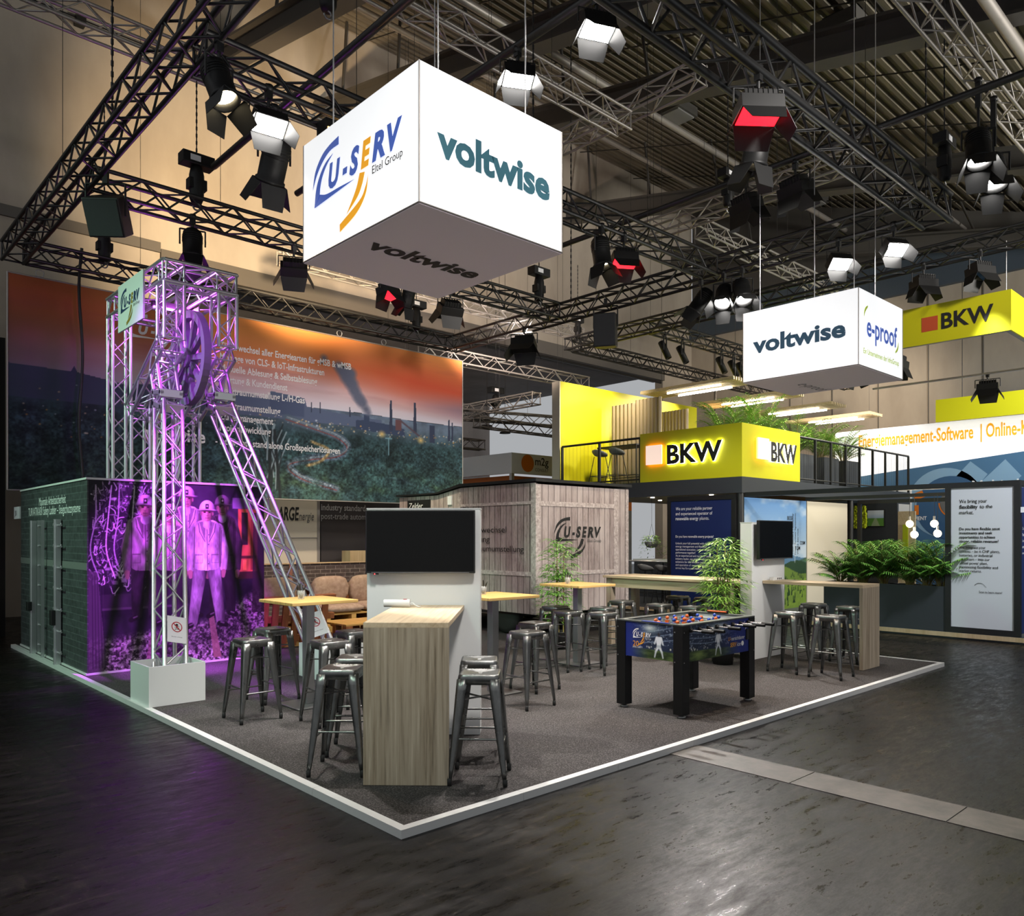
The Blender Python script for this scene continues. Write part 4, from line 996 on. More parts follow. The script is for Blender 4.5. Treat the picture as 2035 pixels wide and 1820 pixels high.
# warning sheets on the legs
def sheet(leg0, leg1, tpos, label, sx=.0):
    a, b = Vector(leg0), Vector(leg1); d = (b-a).normalized(); o = a+(b-a)*tpos
    sd = d.cross(Vector((0,1,.4))).normalized(); up = sd.cross(d).normalized(); fr = -up
    if fr.y > 0: fr = -fr
    rr = d.cross(fr).normalized()
    if rr.x < 0: rr = -rr
    o = o+fr*.152
    t = thing('warning_sheet', label, 'notice', o)
    M = FR((0,0,0), rr, d)
    q = MB(); q.M = M; q.bx(-.105,.105,-.15,.15,-.001,.001); obj('paper', q, m_paper, t)
    c = MB(); c.M = M@Matrix.Translation((0,.03,.003)); N = 28
    for k in range(N):
        a0, a1 = 2*PI*k/N, 2*PI*(k+1)/N
        c.add([(.06*math.cos(a0),.06*math.sin(a0),0),(.06*math.cos(a1),.06*math.sin(a1),0),(.05*math.cos(a1),.05*math.sin(a1),0),(.05*math.cos(a0),.05*math.sin(a0),0)], [(0,1,2,3)])
    c.add([(-.042,.034,0),(-.034,.042,0),(.042,-.034,0),(.034,-.042,0)], [(0,1,2,3)]); obj('prohibition_ring', c, m_red, t)
    g = MB(); g.M = M@Matrix.Translation((0,.03,.0025)); g.add([(.016*math.cos(u),.026+.010*math.sin(u),0) for u in np.linspace(0,2*PI,10)[:-1]], [tuple(range(9))])
    g.add([(-.008,.016,0),(.008,.016,0),(.008,-.012,0),(-.008,-.012,0)], [(0,1,2,3)])
    for q0, q1 in (((-.008,.01),(-.026,.022)),((.008,.01),(.026,.0)),((-.004,-.01),(-.018,-.036)),((.004,-.01),(.016,-.032))):
        g.add([(q0[0]-.003,q0[1],0),(q0[0]+.003,q0[1],0),(q1[0]+.003,q1[1],0),(q1[0]-.003,q1[1],0)], [(0,1,2,3)])
    for k in range(3): g.add([(-.03,-.03+.02*k,0),(.03,-.03+.02*k,0),(.03,-.027+.02*k,0),(-.03,-.027+.02*k,0)], [(0,1,2,3)])
    obj('climber_mark', g, m_txtb, t)
    text('Betreten verboten', .016, m_txtb, t, M@Matrix.Translation((0,-.09,.002)), align='CENTER')
    return t
sheet(LA0, LA1, .178, 'white warning sheet with a red no-climbing ring on the upright-looking tower leg')
sheet(LB0, LB1, .155, 'white warning sheet with a red no-climbing ring on the slanting tower leg')
def ballast(x, y, label, s=.56, h=.40):
    t = thing('ballast_box', label, 'box', (x, y, .05)); w_ = .018
    obj('side_panel', MB().bx(0,s,0,w_,0,h), m_white, t); obj('side_panel', MB().bx(0,s,s-w_,s,0,h), m_white, t)
    obj('side_panel', MB().bx(0,w_,w_,s-w_,0,h), m_white, t); obj('side_panel', MB().bx(s-w_,s,w_,s-w_,0,h), m_white, t)
    obj('ballast', MB().bx(w_,s-w_,w_,s-w_,0,.05), m_black, t)
ballast(.035, 4.37, 'white open box around the foot of the left tower leg')
ballast(2.0, 4.47, 'white open box around the foot of the slanting tower leg')

# ------------------------------------------------------------ bar stools
def stool_meshes():
    r = thing('bar_stool', 'metal bar stool', 'stool', (0,0,0), 0)
    SH, st, sb = .745, .133, .197
    seat = MB()
    P = []
    n = 5; rad = .035
    for (cx, cy, a0) in ((st-rad,st-rad,0),(-st+rad,st-rad,PI/2),(-st+rad,-st+rad,PI),(st-rad,-st+rad,1.5*PI)):
        for k in range(n): a = a0+PI/2*k/(n-1); P.append((cx+rad*math.cos(a), cy+rad*math.sin(a)))
    rings = [(1.085, SH-.068), (1.075, SH-.02), (1.045, SH-.005), (1.0, SH), (.90, SH-.002), (.86, SH-.007)]
    vs = []; fs = []; N = len(P)
    for s_, z in rings: vs += [(x*s_, y*s_, z) for x, y in P]
    for i in range(len(rings)-1):
        for k in range(N): j = (k+1) % N; fs.append((i*N+k, i*N+j, (i+1)*N+j, (i+1)*N+k))
    # top with a slot for the hand: ring of quads towards a rounded slot
    b = (len(rings)-1)*N; hole = []
    for (x, y) in P: hole.append((max(-.028, min(.028, x*.4)), max(-.014, min(.014, y*.2)), SH-.008))
    b2 = len(vs); vs += hole; b3 = len(vs); vs += [(x, y, SH-.03) for x, y, z in hole]
    for k in range(N):
        j = (k+1) % N; fs.append((b+k, b+j, b2+j, b2+k)); fs.append((b2+k, b2+j, b3+j, b3+k))
    seat.add(vs, fs, True); so = obj('seat', seat, m_gun, r)
    sm = so.modifiers.new('thick', 'SOLIDIFY'); sm.thickness = .003; sm.offset = -1
    for sx, sy in ((1,1),(-1,1),(-1,-1),(1,-1)):
        lg = MB(); top = Vector((sx*st*1.05, sy*st*1.05, SH-.03)); bot = Vector((sx*sb, sy*sb, .03)); m = 9
        ring = []
        for i in range(m+1):
            t_ = i/m; c = top.lerp(bot, t_); wd = .050*(1-t_)**.9+.022; f = .010 if t_ < .75 else .006
            dx = Vector((-sx,0,0)); dy = Vector((0,-sy,0)); o_ = Vector((sx,sy,0)).normalized()
            # folded L section with a pressed rib along the outer edge
            ring.append([c+dx*wd, c+dx*wd*.55+Vector((0,sy*.006,0)), c+dx*wd*.25, c+o_*.009, c+dy*wd*.25, c+dy*wd*.55+Vector((sx*.006,0,0)), c+dy*wd])
        vs = [q for R_ in ring for q in R_]; K = 7
        fs = [(i*K+k, i*K+k+1, (i+1)*K+k+1, (i+1)*K+k) for i in range(m) for k in range(K-1)]
        lg.add(vs, fs, True); lo_ = obj('leg', lg, m_gun, r); q = lo_.modifiers.new('thick', 'SOLIDIFY'); q.thickness = .004
        ft = MB().lathe([(0,0),(.016,0),(.017,.045),(.012,.05),(0,.05)], 12, (bot.x-sx*.006, bot.y-sy*.006, 0)); obj('rubber_foot', ft, m_rubber, lo_)
    for zz, hh in ((.26, .006), (.47, .005)):
        q = MB(); t_ = 1-(zz-.03)/(SH-.06); w_ = st*1.05+(sb-st*1.05)*t_-.012
        for a, b_ in (((-1,-1),(1,-1)),((1,-1),(1,1)),((1,1),(-1,1)),((-1,1),(-1,-1))):
            if zz > .4: continue
            A = Vector((a[0]*w_, a[1]*w_, zz+(.05 if a[0] == b_[0] else 0))); B = Vector((b_[0]*w_, b_[1]*w_, zz+(.05 if a[0] == b_[0] else 0)))
            q.tube(A, B, .008, 8)
        if zz > .4: q.tube((-w_,-w_,zz+.1), (w_,w_,zz+.1), .007, 8); q.tube((-w_,w_,zz+.1), (w_,-w_,zz+.1), .007, 8)
        obj('foot_rail' if zz < .4 else 'cross_brace', q, m_gun, r)
    return r
ST = stool_meshes()
CA = math.radians(46.07)
g1, g2, g3_, g4, g5 = ('stools at the front counter', 'stools at the left high table', 'stools at the middle high tables', 'stools at the long counter', 'stools at the right counter')
stools = [(.375,1.29,CA,'gunmetal bar stool left of the oak front counter, wholly in view',g1),
 (.72,1.66,CA,'gunmetal bar stool left of the front counter, mostly hidden behind it',g1),
 (.985,.45,CA,'gunmetal bar stool nearest the camera, right of the oak front counter',g1),
 (1.38,.92,CA,'gunmetal bar stool right of the front counter, behind the nearest stool',g1),
 (.60,3.27,0,'gunmetal bar stool at the left high table, nearest the white box',g2),
 (1.12,3.92,0,'gunmetal bar stool behind the post of the left high table, with a purple sheen',g2),
 (1.06,2.66,0,'gunmetal bar stool in front of the left high table, right of its post',g2),
 (1.62,3.16,0,'gunmetal bar stool at the left high table, just left of the oak counter top',g2),
 (2.87,1.92,0,'gunmetal bar stool in front of the high table beside the screen wall',g3_),
 (3.50,2.45,0,'gunmetal bar stool half hidden behind another at the high table beside the screen wall',g3_),
 (4.74,3.10,0,'gunmetal bar stool left of the post of the far high table, front one',g3_),
 (5.12,3.70,0,'gunmetal bar stool left of the post of the far high table, behind another',g3_),
 (4.90,2.66,0,'gunmetal bar stool right of the post of the far high table, front one',g3_),
 (5.45,3.12,0,'gunmetal bar stool right of the post of the far high table, behind another',g3_),
 (6.50,3.66,0,'gunmetal bar stool under the left end of the long counter',g4),
 (6.42,2.92,0,'gunmetal bar stool in the middle of the near side of the long counter',g4),
 (6.45,2.38,0,'gunmetal bar stool on the near side of the long counter, left of the bamboo',g4),
 (7.86,3.62,0,'dark bar stool on the far side of the long counter, the left of two',g4),
 (7.90,3.12,0,'dark bar stool on the far side of the long counter, the right of two',g4),
 (6.66,1.10,0,'gunmetal bar stool under the right counter, nearest the white screen wall',g5),
 (8.1,1.48,0,'gunmetal bar stool on the far side of the right counter, left of two',g5),
 (6.66,.56,0,'gunmetal bar stool under the right counter, beside its oak end panel, front one',g5),
 (8.0,.92,0,'gunmetal bar stool on the far side of the right counter, partly behind the end panel',g5)]
for i, (x, y, rz, lab, g) in enumerate(stools):
    if i == 0: ST.location = (x, y, .05); ST.rotation_euler.z = rz; ST['label'] = lab; ST['group'] = g
    else: dup(ST, (x, y, .05), rz+[0, .06, -.05, .03][i % 4], lab, g)

# ------------------------------------------------------------ high tables with a pen glass
def high_table(x, y, label):
    t = thing('high_table', label, 'table', (x, y, .05), 0, 'high bistro tables')
    obj('table_top', MB().bx(-.36,.36,-.36,.36,1.03,1.06), m_pinex, t, .004)
    obj('post', MB().bx(-.045,.045,-.045,.045,.012,1.03), m_steel, t, .004)
    obj('base_plate', MB().bx(-.23,.23,-.23,.23,0,.012), m_steel, t, .003)
    obj('mounting_plate', MB().bx(-.12,.12,-.12,.12,1.02,1.03), m_black, t)
    return t
def pen_glass(x, y, label, z=1.11):
    t = thing('pen_glass', label, 'glass', (x, y, z))
    obj('tumbler', MB().lathe([(0,.0),(.032,0),(.038,.09),(.035,.09),(.030,.008),(0,.008)], 18), m_glass, t)
    for k in range(8):
        a = k*.8; dx, dy = .02*math.cos(a), .02*math.sin(a)
        obj('pen', MB().tube((dx*.5,dy*.5,.01), (dx*2.2,dy*2.2,.12+.02*(k%3)), .0045, 6), m_black, t)
high_table(1.285, 3.47, 'pine-topped high table at left, in front of the slanting tower leg'); pen_glass(1.23, 3.52, 'glass of dark pens on the left high table')
high_table(3.05, 2.645, 'pine-topped high table just right of the big screen wall'); pen_glass(3.0, 2.75, 'glass of dark pens on the high table beside the screen wall')
high_table(5.19, 3.35, 'pine-topped high table furthest back, in front of the emblem on the trailer'); pen_glass(5.05, 3.4, 'glass of dark pens on the furthest high table')

# ------------------------------------------------------------ counters and screen walls
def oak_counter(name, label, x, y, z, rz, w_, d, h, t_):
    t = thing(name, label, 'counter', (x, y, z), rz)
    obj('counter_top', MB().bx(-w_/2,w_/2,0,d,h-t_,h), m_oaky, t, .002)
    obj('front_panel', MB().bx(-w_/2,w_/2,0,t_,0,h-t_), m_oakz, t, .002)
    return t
fwd, lat = Vector((.681,.7323,0)), Vector((.7323,-.681,0)); camp = Vector((-2.608,-3.741,0))
def cs(F, R): return camp+fwd*F+lat*R
RC = math.radians(47.08-90-1.0)
q = cs(5.335, -.722); oak_counter('bar_counter', 'grey oak bar counter in front, its broad end panel facing the camera', q.x, q.y, .05, RC, .585, 1.36, 1.11, .035)
q = cs(6.72, -.758)
sw = thing('screen_wall', 'free-standing white wall behind the front counter, carrying the large screen', 'screen wall', (q.x, q.y, .05), RC)
obj('body', MB().bx(-.487,.487,0,.19,.0,1.93), m_white, sw, .003)
obj('plinth', MB().bx(-.487,.487,-.006,0,.0,.06), m_white, sw); obj('top_profile', MB().bx(-.49,.49,-.004,.194,1.93,1.94), m_edge, sw)
def tv(x, y, z, rz, label, wd=.93, h=.535):
    t = thing('television', label, 'television', (x, y, z), rz)
    obj('bezel', MB().bx(-wd/2,wd/2,0,.045,0,h), m_bezel, t, .004)
    obj('screen', MB().bx(-wd/2+.012,wd/2-.012,-.003,0,.018,h-.012), m_screen, t)
    obj('bottom_strip', MB().bx(-wd/2+.05,wd/2-.05,-.006,0,.004,.009), m_steel, t)
    obj('power_light', MB().bx(-wd*.42,-wd*.41,-.008,-.002,-.010,-.002), m_litr, t)
    obj('sensor', MB().bx(-wd*.43,-wd*.38,-.006,.01,-.012,.0), m_black, t)
    obj('wall_mount', MB().bx(-.15,.15,.045,.09,.12,.4), m_black, t)
    return t
q = cs(6.63, -.776); tv(q.x, q.y, 1.435, RC, 'large switched-off screen behind the front counter')
q = cs(6.50, -.93)
ps = thing('cable_socket', 'white cylindrical socket unit lying at the back of the front counter', 'socket', (q.x, q.y, 1.16), RC)
obj('cylinder', MB().tube((-.13,.0,.032), (.05,.0,.032), .032, 20), m_white, ps); obj('end_cap', MB().tube((.05,0,.032), (.085,0,.032), .034, 20), m_white, ps)
obj('cable', MB().path([(.085,0,.03),(.11,-.01,.035),(.13,-.03,.02),(.16,-.03,.006),(.17,-.0,.006)], .005, 6), m_white, ps); obj('red_mark', MB().bx(.03,.06,-.012,.012,.064,.067), m_red, ps)
t = thing('bar_counter', 'oak counter at right with an upright end panel beside the platform edge', 'counter', (7.37, .48, .05))
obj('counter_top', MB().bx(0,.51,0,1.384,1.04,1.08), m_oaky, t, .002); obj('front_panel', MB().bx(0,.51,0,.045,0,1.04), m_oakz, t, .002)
sw2 = thing('screen_wall', 'free-standing white wall at right, between the long counter and the right counter', 'screen wall', (7.10, 1.87, .05))
obj('body', MB().bx(0,.90,0,.18,0,1.88), m_white, sw2, .003); obj('top_profile', MB().bx(-.003,.903,-.003,.183,1.88,1.89), m_edge, sw2)
tv(7.57, 1.76, 1.43, 0, 'smaller switched-off screen on the right-hand white wall')
so = thing('cable_socket', 'row of small sockets at the back of the right counter', 'socket', (7.62, 1.80, 1.13))
obj('housing', MB().bx(-.12,.12,-.03,.03,0,.045), m_white, so, .004)
for k in range(3): obj('outlet', MB().tube((-.0+.045*k,-.031,.022), (-.0+.045*k,-.03,.022), .014, 12), m_black, so)
lc = thing('long_counter', 'long oak high counter with a deep apron, between trailer and right screen wall', 'counter', (6.88, 2.06, .05))
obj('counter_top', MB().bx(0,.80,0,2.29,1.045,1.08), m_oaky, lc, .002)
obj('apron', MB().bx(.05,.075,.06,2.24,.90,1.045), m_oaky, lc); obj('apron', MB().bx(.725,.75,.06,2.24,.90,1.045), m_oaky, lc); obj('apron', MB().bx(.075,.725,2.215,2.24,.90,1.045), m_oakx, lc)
for x in (.04, .66):
    for y in (.04, 2.15): obj('leg', MB().bx(x,x+.10,y,y+.10,0,1.045), m_oakz, lc)

# ------------------------------------------------------------ table football
TF = thing('table_football', 'table football game with stadium-print sides and black legs', 'game table', (3.53, .53, .05))
x0, x1, y0, y1 = -.04, 1.24, -.04, .75
m_tfb = mat('table_football_black', g3(.006), .5, spec=.25)
for (lx, ly) in ((x0,y0),(x1-.11,y0),(x0,y1-.11),(x1-.11,y1-.11)):
    lg = obj('leg', MB().bx(lx,lx+.11,ly,ly+.11,.03,.865), m_tfb, TF, .004)
    obj('foot', MB().lathe([(0,0),(.04,0),(.042,.012),(.02,.018),(.02,.03),(0,.03)], 16, (lx+.055,ly+.055,0)), m_steel, lg)
    s_ = MB()
    for z in (.52,.80):
        s_.tube((lx+.02 if lx < .5 else lx+.09, ly-.003, z), (lx+.02 if lx < .5 else lx+.09, ly, z), .006, 8); s_.tube((lx-.003, ly+.09, z), (lx, ly+.09, z), .006, 8)
    obj('bolt_heads', s_, m_steel, lg)
bz0, bz1 = .52, .86
bd = MB().bx(x0+.012,x1-.012,y0+.012,y0+.035,bz0,bz1).bx(x0+.012,x1-.012,y1-.035,y1-.012,bz0,bz1).bx(x0+.012,x0+.035,y0+.035,y1-.035,bz0,bz1).bx(x1-.035,x1-.012,y0+.035,y1-.035,bz0,bz1)
obj('cabinet', bd, m_tfb, TF)
obj('playfield', MB().bx(x0+.035,x1-.035,y0+.035,y1-.035,.72,.735), mat('playfield_green', hexc('2f4a38'), .4), TF)
rm = MB().bx(x0,x1,y0,y0+.075,.86,.875).bx(x0,x1,y1-.075,y1,.86,.875).bx(x0,x0+.06,y0+.075,y1-.075,.86,.875).bx(x1-.06,x1,y0+.075,y1-.075,.86,.875); obj('rim', rm, mat('rim_dark_grey', hexc('4c504e'), .3), TF, .003)
obj('inner_lining', MB().bx(x0+.036,x1-.036,y1-.05,y1-.036,.735,.858).bx(x1-.05,x1-.036,y0+.04,y1-.05,.735,.858), m_white, TF)
def stadium(W, H, seed, blue_end, man_x, nx):
    p = Pic(nx, 64, W, H, seed); X, Y = p.x, p.y; n = p.noise(.2,.05,4,.7); f_ = p.noise(.02,.012,2,.7)
    p.a = lerp('1c2436','2c3852', n*1.6-.3)
    st = .5+.12*((X-W*.55)/W)**2*4
    p.put(np.clip((f_-.62)*6,0,1)*(Y > .12)*.8, 'aab6c4'); gm = np.clip((.105-.02*np.sin(X*2)-Y)/.012,0,1)
    p.a = p.a*(1-gm[...,None])+lerp('26341f','7d9050', n*1.8-.5)*gm[...,None]
    for k in range(24): p.put(p.ell(W*p.r.rand(), .10+.02*p.r.rand(), .006, .006, .006), 'f2efd8')
    for k in range(3): p.line(crv([(0,.17+.05*k),(W*.4,.15+.05*k),(W,.20+.06*k)],8), .003, '8fa0b5')
    p.put(p.ell(W*.5, .285, W*.16, .035, .04)*.8, 'b9cdd0'); p.put(p.ell(W*.5, .295, W*.08, .015, .02), 'f2f7f0')
    b = np.clip((blue_end[1]-X)/(blue_end[1]-blue_end[0]),0,1) if blue_end[2] < 0 else np.clip((X-blue_end[0])/(blue_end[1]-blue_end[0]),0,1)
    p.a = p.a*(1-b[...,None])+H3('26327c')*b[...,None]
    x = man_x
    for sg in (-1,1): p.put(p.cap(x, .13, x+sg*.035, .075, .014, .010), 'dfe4e8'); p.put(p.cap(x+sg*.035,.075,x+sg*.048,.022,.010,.007), 'c9d0d4'); p.put(p.cap(x+sg*.03,.205,x+sg*.048,.15,.010,.008), 'dfe4e8')
    p.put(p.poly([(x-.032,.22),(x+.032,.22),(x+.024,.125),(x-.024,.125)]), 'e6eaee'); p.put(p.ell(x,.238,.014,.018), '3a3438'); p.put(p.rect(x-.025,x+.025,.115,.138), 'b9c2c9')
    return p.a
picture('side_print', stadium(.57,.34,11,(.05,.28,-1),.40,120), FR((x0+.010, y1-.11, bz0), (0,-1,0), (0,0,1)), .57, .34, TF, .35)
picture('side_print', stadium(1.06,.34,12,(.5,.9,1),.50,220), FR((x0+.11, y0+.010, bz0), (1,0,0), (0,0,1)), 1.06, .34, TF, .35)
lf = FR((x0+.007, y1-.17, bz0+.10), (0,-1,0), (0,0,1))@Matrix.Diagonal((.17,.21,1,1)); swoosh_logo(TF, lf, m_txtw, m_yel, m_txtw)
text('20', .075, m_yel, TF, FR((x0+.007, y1-.20, bz0+.105), (0,-1,0), (0,0,1))); text('JAHRE U-SERV', .016, m_txtw, TF, FR((x0+.007, y1-.20, bz0+.09), (0,-1,0), (0,0,1)))
swoosh_logo(TF, FR((x1-.22, y0+.007, bz0+.215), (1,0,0), (0,0,1))@Matrix.Diagonal((.065,.11,1,1)), m_txtw, m_txtw, m_txtw, False)
text('U-', .055, m_yel, TF, FR((.74, y0+.007, bz0+.135), (1,0,0), (0,0,1)), shear=.2); text('nersichtbarer', .055, m_txtw, TF, FR((.80, y0+.007, bz0+.135), (1,0,0), (0,0,1)), shear=.2, width=.25)
text('SERV', .06, m_yel, TF, FR((.78, y0+.007, bz0+.07), (1,0,0), (0,0,1)), bold=.015, shear=.2, width=.12); text('ice', .06, m_txtw, TF, FR((.905, y0+.007, bz0+.07), (1,0,0), (0,0,1)), shear=.2)
obj('ball_mark', (lambda q: (q.add([(1.01+.025*math.cos(u), y0+.007, bz0+.09+.025*math.sin(u)) for u in np.linspace(0,2*PI,17)[:-1]], [tuple(range(16))]), q)[1])(MB()), m_txtw, TF)
obj('ball_return', MB().bx(1.075,1.125,y0-.002,y0+.011,bz0+.12,bz0+.23), m_black, TF, .001)
m_pb = mat('player_blue', hexc('2447a8'), .35); m_po = mat('player_orange', hexc('d9622a'), .35); m_rod = mat('steel_rod', g3(.6), .2, .9)
nr = 8
for k in range(nr):
    rx = x0+.13+k*(x1-x0-.26)/(nr-1); near = k in (1,3,5,7) or True
    pushed = -.05+.07*((k*37) % 5)/5; hand = -1 if k in (0,1,3,5,7,6) else 1
    ya, yb = (y0-.28-pushed*.6, y1+.02) if hand < 0 else (y0-.06, y1+.26)
    rd = obj('player_rod', MB().tube((rx,ya,.815), (rx,yb,.815), .008, 8), m_rod, TF)
    hy = ya if hand < 0 else yb; hh = MB().tube((rx,hy+.0,.815), (rx,hy-hand*.13,.815), .016, 12)
    obj('handle', hh, m_tfb, rd)
    npl = (1,2,3,5,5,3,2,1)[k]; c_ = m_po if k in (0,1,3,5) else m_pb
    for j in range(npl):
        py = (y0+y1)/2+(j-(npl-1)/2)*(.52/max(npl,2))+pushed*.5; q = MB()
        q.bx(rx-.011,rx+.011,py-.02,py+.02,.765,.835).sphere((rx,py,.86), .019, 10, 6); q.bx(rx-.008,rx+.02,py-.014,py+.014,.738,.768)
        obj('player_figure', q, c_, rd)
    obj('bearing', MB().tube((rx,y0-.008,.815),(rx,y0+.02,.815),.022,12).tube((rx,y0-.02,.815),(rx,y0-.008,.815),.016,12), m_black, rd)
sc = obj('score_counter', MB().bx(x1-.05,x1-.03,.25,.50,.875,.905), m_tfb, TF)
obj('score_beads', MB().tube((x1-.06,.26,.892),(x1-.06,.49,.892),.008,8), m_po, sc)
obj('goal_mark', MB().bx(x0-.001,x0+.03,.12,.44,.874,.879), mat('goal_blue', hexc('1f3f9c'), .4), TF)

# ------------------------------------------------------------ plank trailer
WG = thing('wooden_trailer', 'board-clad trailer with a black roof rim and an emblem on its end', 'trailer', (6.47, 5.44, .05))
Lw, Ww = 3.9, 2.41
side = [(0,.40),(1.35,.40),(1.62,.66),(Lw-.9,.66),(Lw-.6,.40),(Lw,.40),(Lw,2.47),(2.65,2.47),(1.95,2.58),(0,2.58)]
def sideprism(x, t_, m, name): return obj(name, MB().prism(side, (x,0,0), (0,1,0), (0,0,1), (1,0,0), t_), m, WG)
sideprism(0, .03, m_planky, 'side_boards'); sideprism(Ww-.03, .03, m_planky, 'side_boards')
obj('end_boards', MB().bx(.03,Ww-.03,0,.03,.40,2.56), m_plankx, WG); obj('end_boards', MB().bx(.03,Ww-.03,Lw-.03,Lw,.40,2.45), m_plankx, WG)
obj('floor_pan', MB().bx(.03,Ww-.03,.03,Lw-.03,.42,.46), m_black, WG)
obj('roof', MB().prism([(-.05,2.60),(1.95,2.60),(2.65,2.49),(Lw+.05,2.49),(Lw+.05,2.52),(2.65,2.52),(1.95,2.65),(-.05,2.65)], (-.05,0,0), (0,1,0), (0,0,1), (1,0,0), Ww+.10), m_black, WG)
tr = MB()
tr.bx(-.012,0,0,.10,.40,2.58).bx(-.012,0,.1,1.95,1.03,1.10).bx(-.012,0,.1,1.95,2.23,2.28).bx(-.012,0,1.95,2.03,.66,2.5)
tr.bx(-.012,.10,-.012,0,.40,2.56).bx(Ww-.42,Ww-.30,-.012,0,1.0,2.56).bx(.1,Ww-.42,-.012,0,1.03,1.10).bx(.1,Ww-.42,-.012,0,2.20,2.28).bx(Ww-.08,Ww,-.012,0,.40,2.56)
obj('trim_boards', tr, m_plankt, WG)
obj('dark_sign', MB().bx(-.02,0,2.86,3.60,2.0,2.40), m_black, WG); text('Zelder', .17, m_txtw, WG, FR((-.024, 3.56, 2.23), (0,-1,0), (0,0,1)), shear=.2)
obj('vent', MB().bx(-.02,0,2.2,2.32,2.28,2.44), m_paper, WG)
for (s_, y, z, wd) in (('Zählerwechsel', 1.93, 1.76, 1.23), ('Ablesung', 1.93, 1.595, .80), ('Marktraumumstellung', 1.93, 1.43, 1.66)):
    text(s_, .15, m_txtb, WG, FR((-.016, y, z), (0,-1,0), (0,0,1)), width=wd)
swoosh_logo(WG, FR((.28, -.006, 1.23), (1,0,0), (0,0,1))@Matrix.Diagonal((.92,.92,1,1)), m_txtb, m_txtb, m_txtg)
for y in (.9, 2.4):
    for x in (.12, Ww-.32):
        w_ = obj('wheel', MB().lathe([(.0,-.1),(.22,-.1),(.30,-.07),(.31,.0),(.30,.07),(.22,.1),(0,.1)], 24), m_rubber, WG); w_.location = (x+.1, y, .31); w_.rotation_euler = (0, PI/2, 0)
ax = MB().bx(.2,Ww-.2,.85,.95,.28,.36).bx(.2,Ww-.2,2.35,2.45,.28,.36).bx(.6,.7,-.3,Lw-.2,.33,.42).bx(Ww-.7,Ww-.6,-.3,Lw-.2,.33,.42).bx(1.1,1.2,-.35,.3,.30,.36)
obj('chassis', ax, m_black, WG)

# ------------------------------------------------------------ low brick wall, pallet sofas
BR = thing('brick_print_wall', 'waist-high brick-print wall behind the pallet sofas', 'low wall', (2.37, 9.9, .05))
obj('panel', MB().bx(0,1.98,0,.06,0,1.17), m_brickx, BR); obj('panel', MB().bx(2.04,4.1,0,.06,0,1.17), m_brickx, BR)
obj('post', MB().bx(1.98,2.04,-.02,.08,0,1.17), mat('red_brown_post', hexc('8a5a48'), .6), BR); obj('cap_board', MB().bx(0,4.1,-.03,.09,1.17,1.19), m_ply, BR)
def cushion(x0, x1, y0, y1, z0, z1, M=None):
    mb = MB(); mb.M = M; mb.bx(x0,x1,y0,y1,z0,z1); return mb
def sofa(x, y, rz, w_, label, nb):
    t = thing('pallet_sofa', label, 'sofa', (x, y, .05), rz)
    pb = MB()
    for k in range(6): pb.bx(.0,w_,.06+k*.13,.15+k*.13,.26,.285)
    for k in range(4): pb.bx(k*(w_-.1)/3,k*(w_-.1)/3+.1,0,.8,.10,.26)
    for k in range(3): pb.bx(0,w_,.02+k*.34,.12+k*.34,0,.10)
    obj('pallet_base', pb, m_palletl, t)
    bk = MB(); bk.M = Matrix.Translation((0,.0,.28))@Matrix.Rotation(.18, 4, 'X')
    for k in range(int(w_/.165)): bk.bx(.02+k*.165,.02+k*.165+.1,-.06,-.03,-.25,.48)
    for z in (-.2,.12,.42): bk.bx(0,w_,-.03,.05,z,z+.09)
    obj('pallet_back', bk, m_pallet, t)
    return t
def soft(o): 
    m = o.modifiers.new('edge','BEVEL'); m.width = .05; m.segments = 4
    for q in o.data.polygons: q.use_smooth = True
def cush_thing(x, y, z, rz, dims, label, tilt=0):
    t = thing('sofa_cushion', label, 'cushion', (x, y, z), rz, 'beige sofa cushions')
    mb = MB(); mb.M = Matrix.Rotation(tilt, 4, 'X'); d = dims
    n = 10; vs = []; fs = []
    for sgn in (-1, 1):
        for i in range(n+1):
            for j in range(n+1):
                u, v_ = i/n*2-1, j/n*2-1; b = (1-u**4)*(1-v_**4); e = 1-.06*(u*u*v_*v_)
                vs.append((u*d[0]/2*e, v_*d[1]/2*e, d[2]/2+sgn*d[2]/2*(.35+.65*b**.5)))
    K = (n+1)**2
    for s_ in (0, 1):
        for i in range(n):
            for j in range(n): q = s_*K+i*(n+1)+j; fs.append((q, q+n+1, q+n+2, q+1))
    for i in range(n):
        for (a, b) in ((i*(n+1), (i+1)*(n+1)), (i*(n+1)+n, (i+1)*(n+1)+n), (i, i+1), (n*(n+1)+i, n*(n+1)+i+1)): fs.append((a, b, K+b, K+a))
    mb.add(vs, fs, True); obj('cover', mb, m_cush, t); return t
sofa(2.55, 7.35, 0, 1.25, 'pallet sofa seen from behind, its brown slatted back toward the camera', 2)
cush_thing(2.87, 7.85, .335, 0, (.62,.68,.14), 'seat cushion on the pallet sofa seen from behind, next to the exhibit box'); cush_thing(3.49, 7.85, .335, 0, (.6,.68,.14), 'seat cushion on the pallet sofa seen from behind, behind the tower leg')
cush_thing(2.9, 7.42, .70, 0, (.62,.14,.42), 'back cushion showing over the slatted sofa back', -.15)
sofa(6.25, 9.68, PI, 1.7, 'pallet sofa facing the camera against the brick-print wall', 2)
cush_thing(4.98, 9.2, .335, 0, (.78,.7,.16), 'seat cushion of the facing sofa, left one'); cush_thing(5.78, 9.2, .335, 0, (.78,.7,.16), 'seat cushion of the facing sofa, right one beside the screen wall')
cush_thing(4.95, 9.5, .48, 0, (.76,.2,.52), 'upright back cushion of the facing sofa, left one', .18); cush_thing(5.76, 9.5, .48, 0, (.78,.2,.52), 'upright back cushion of the facing sofa, right one', .18)
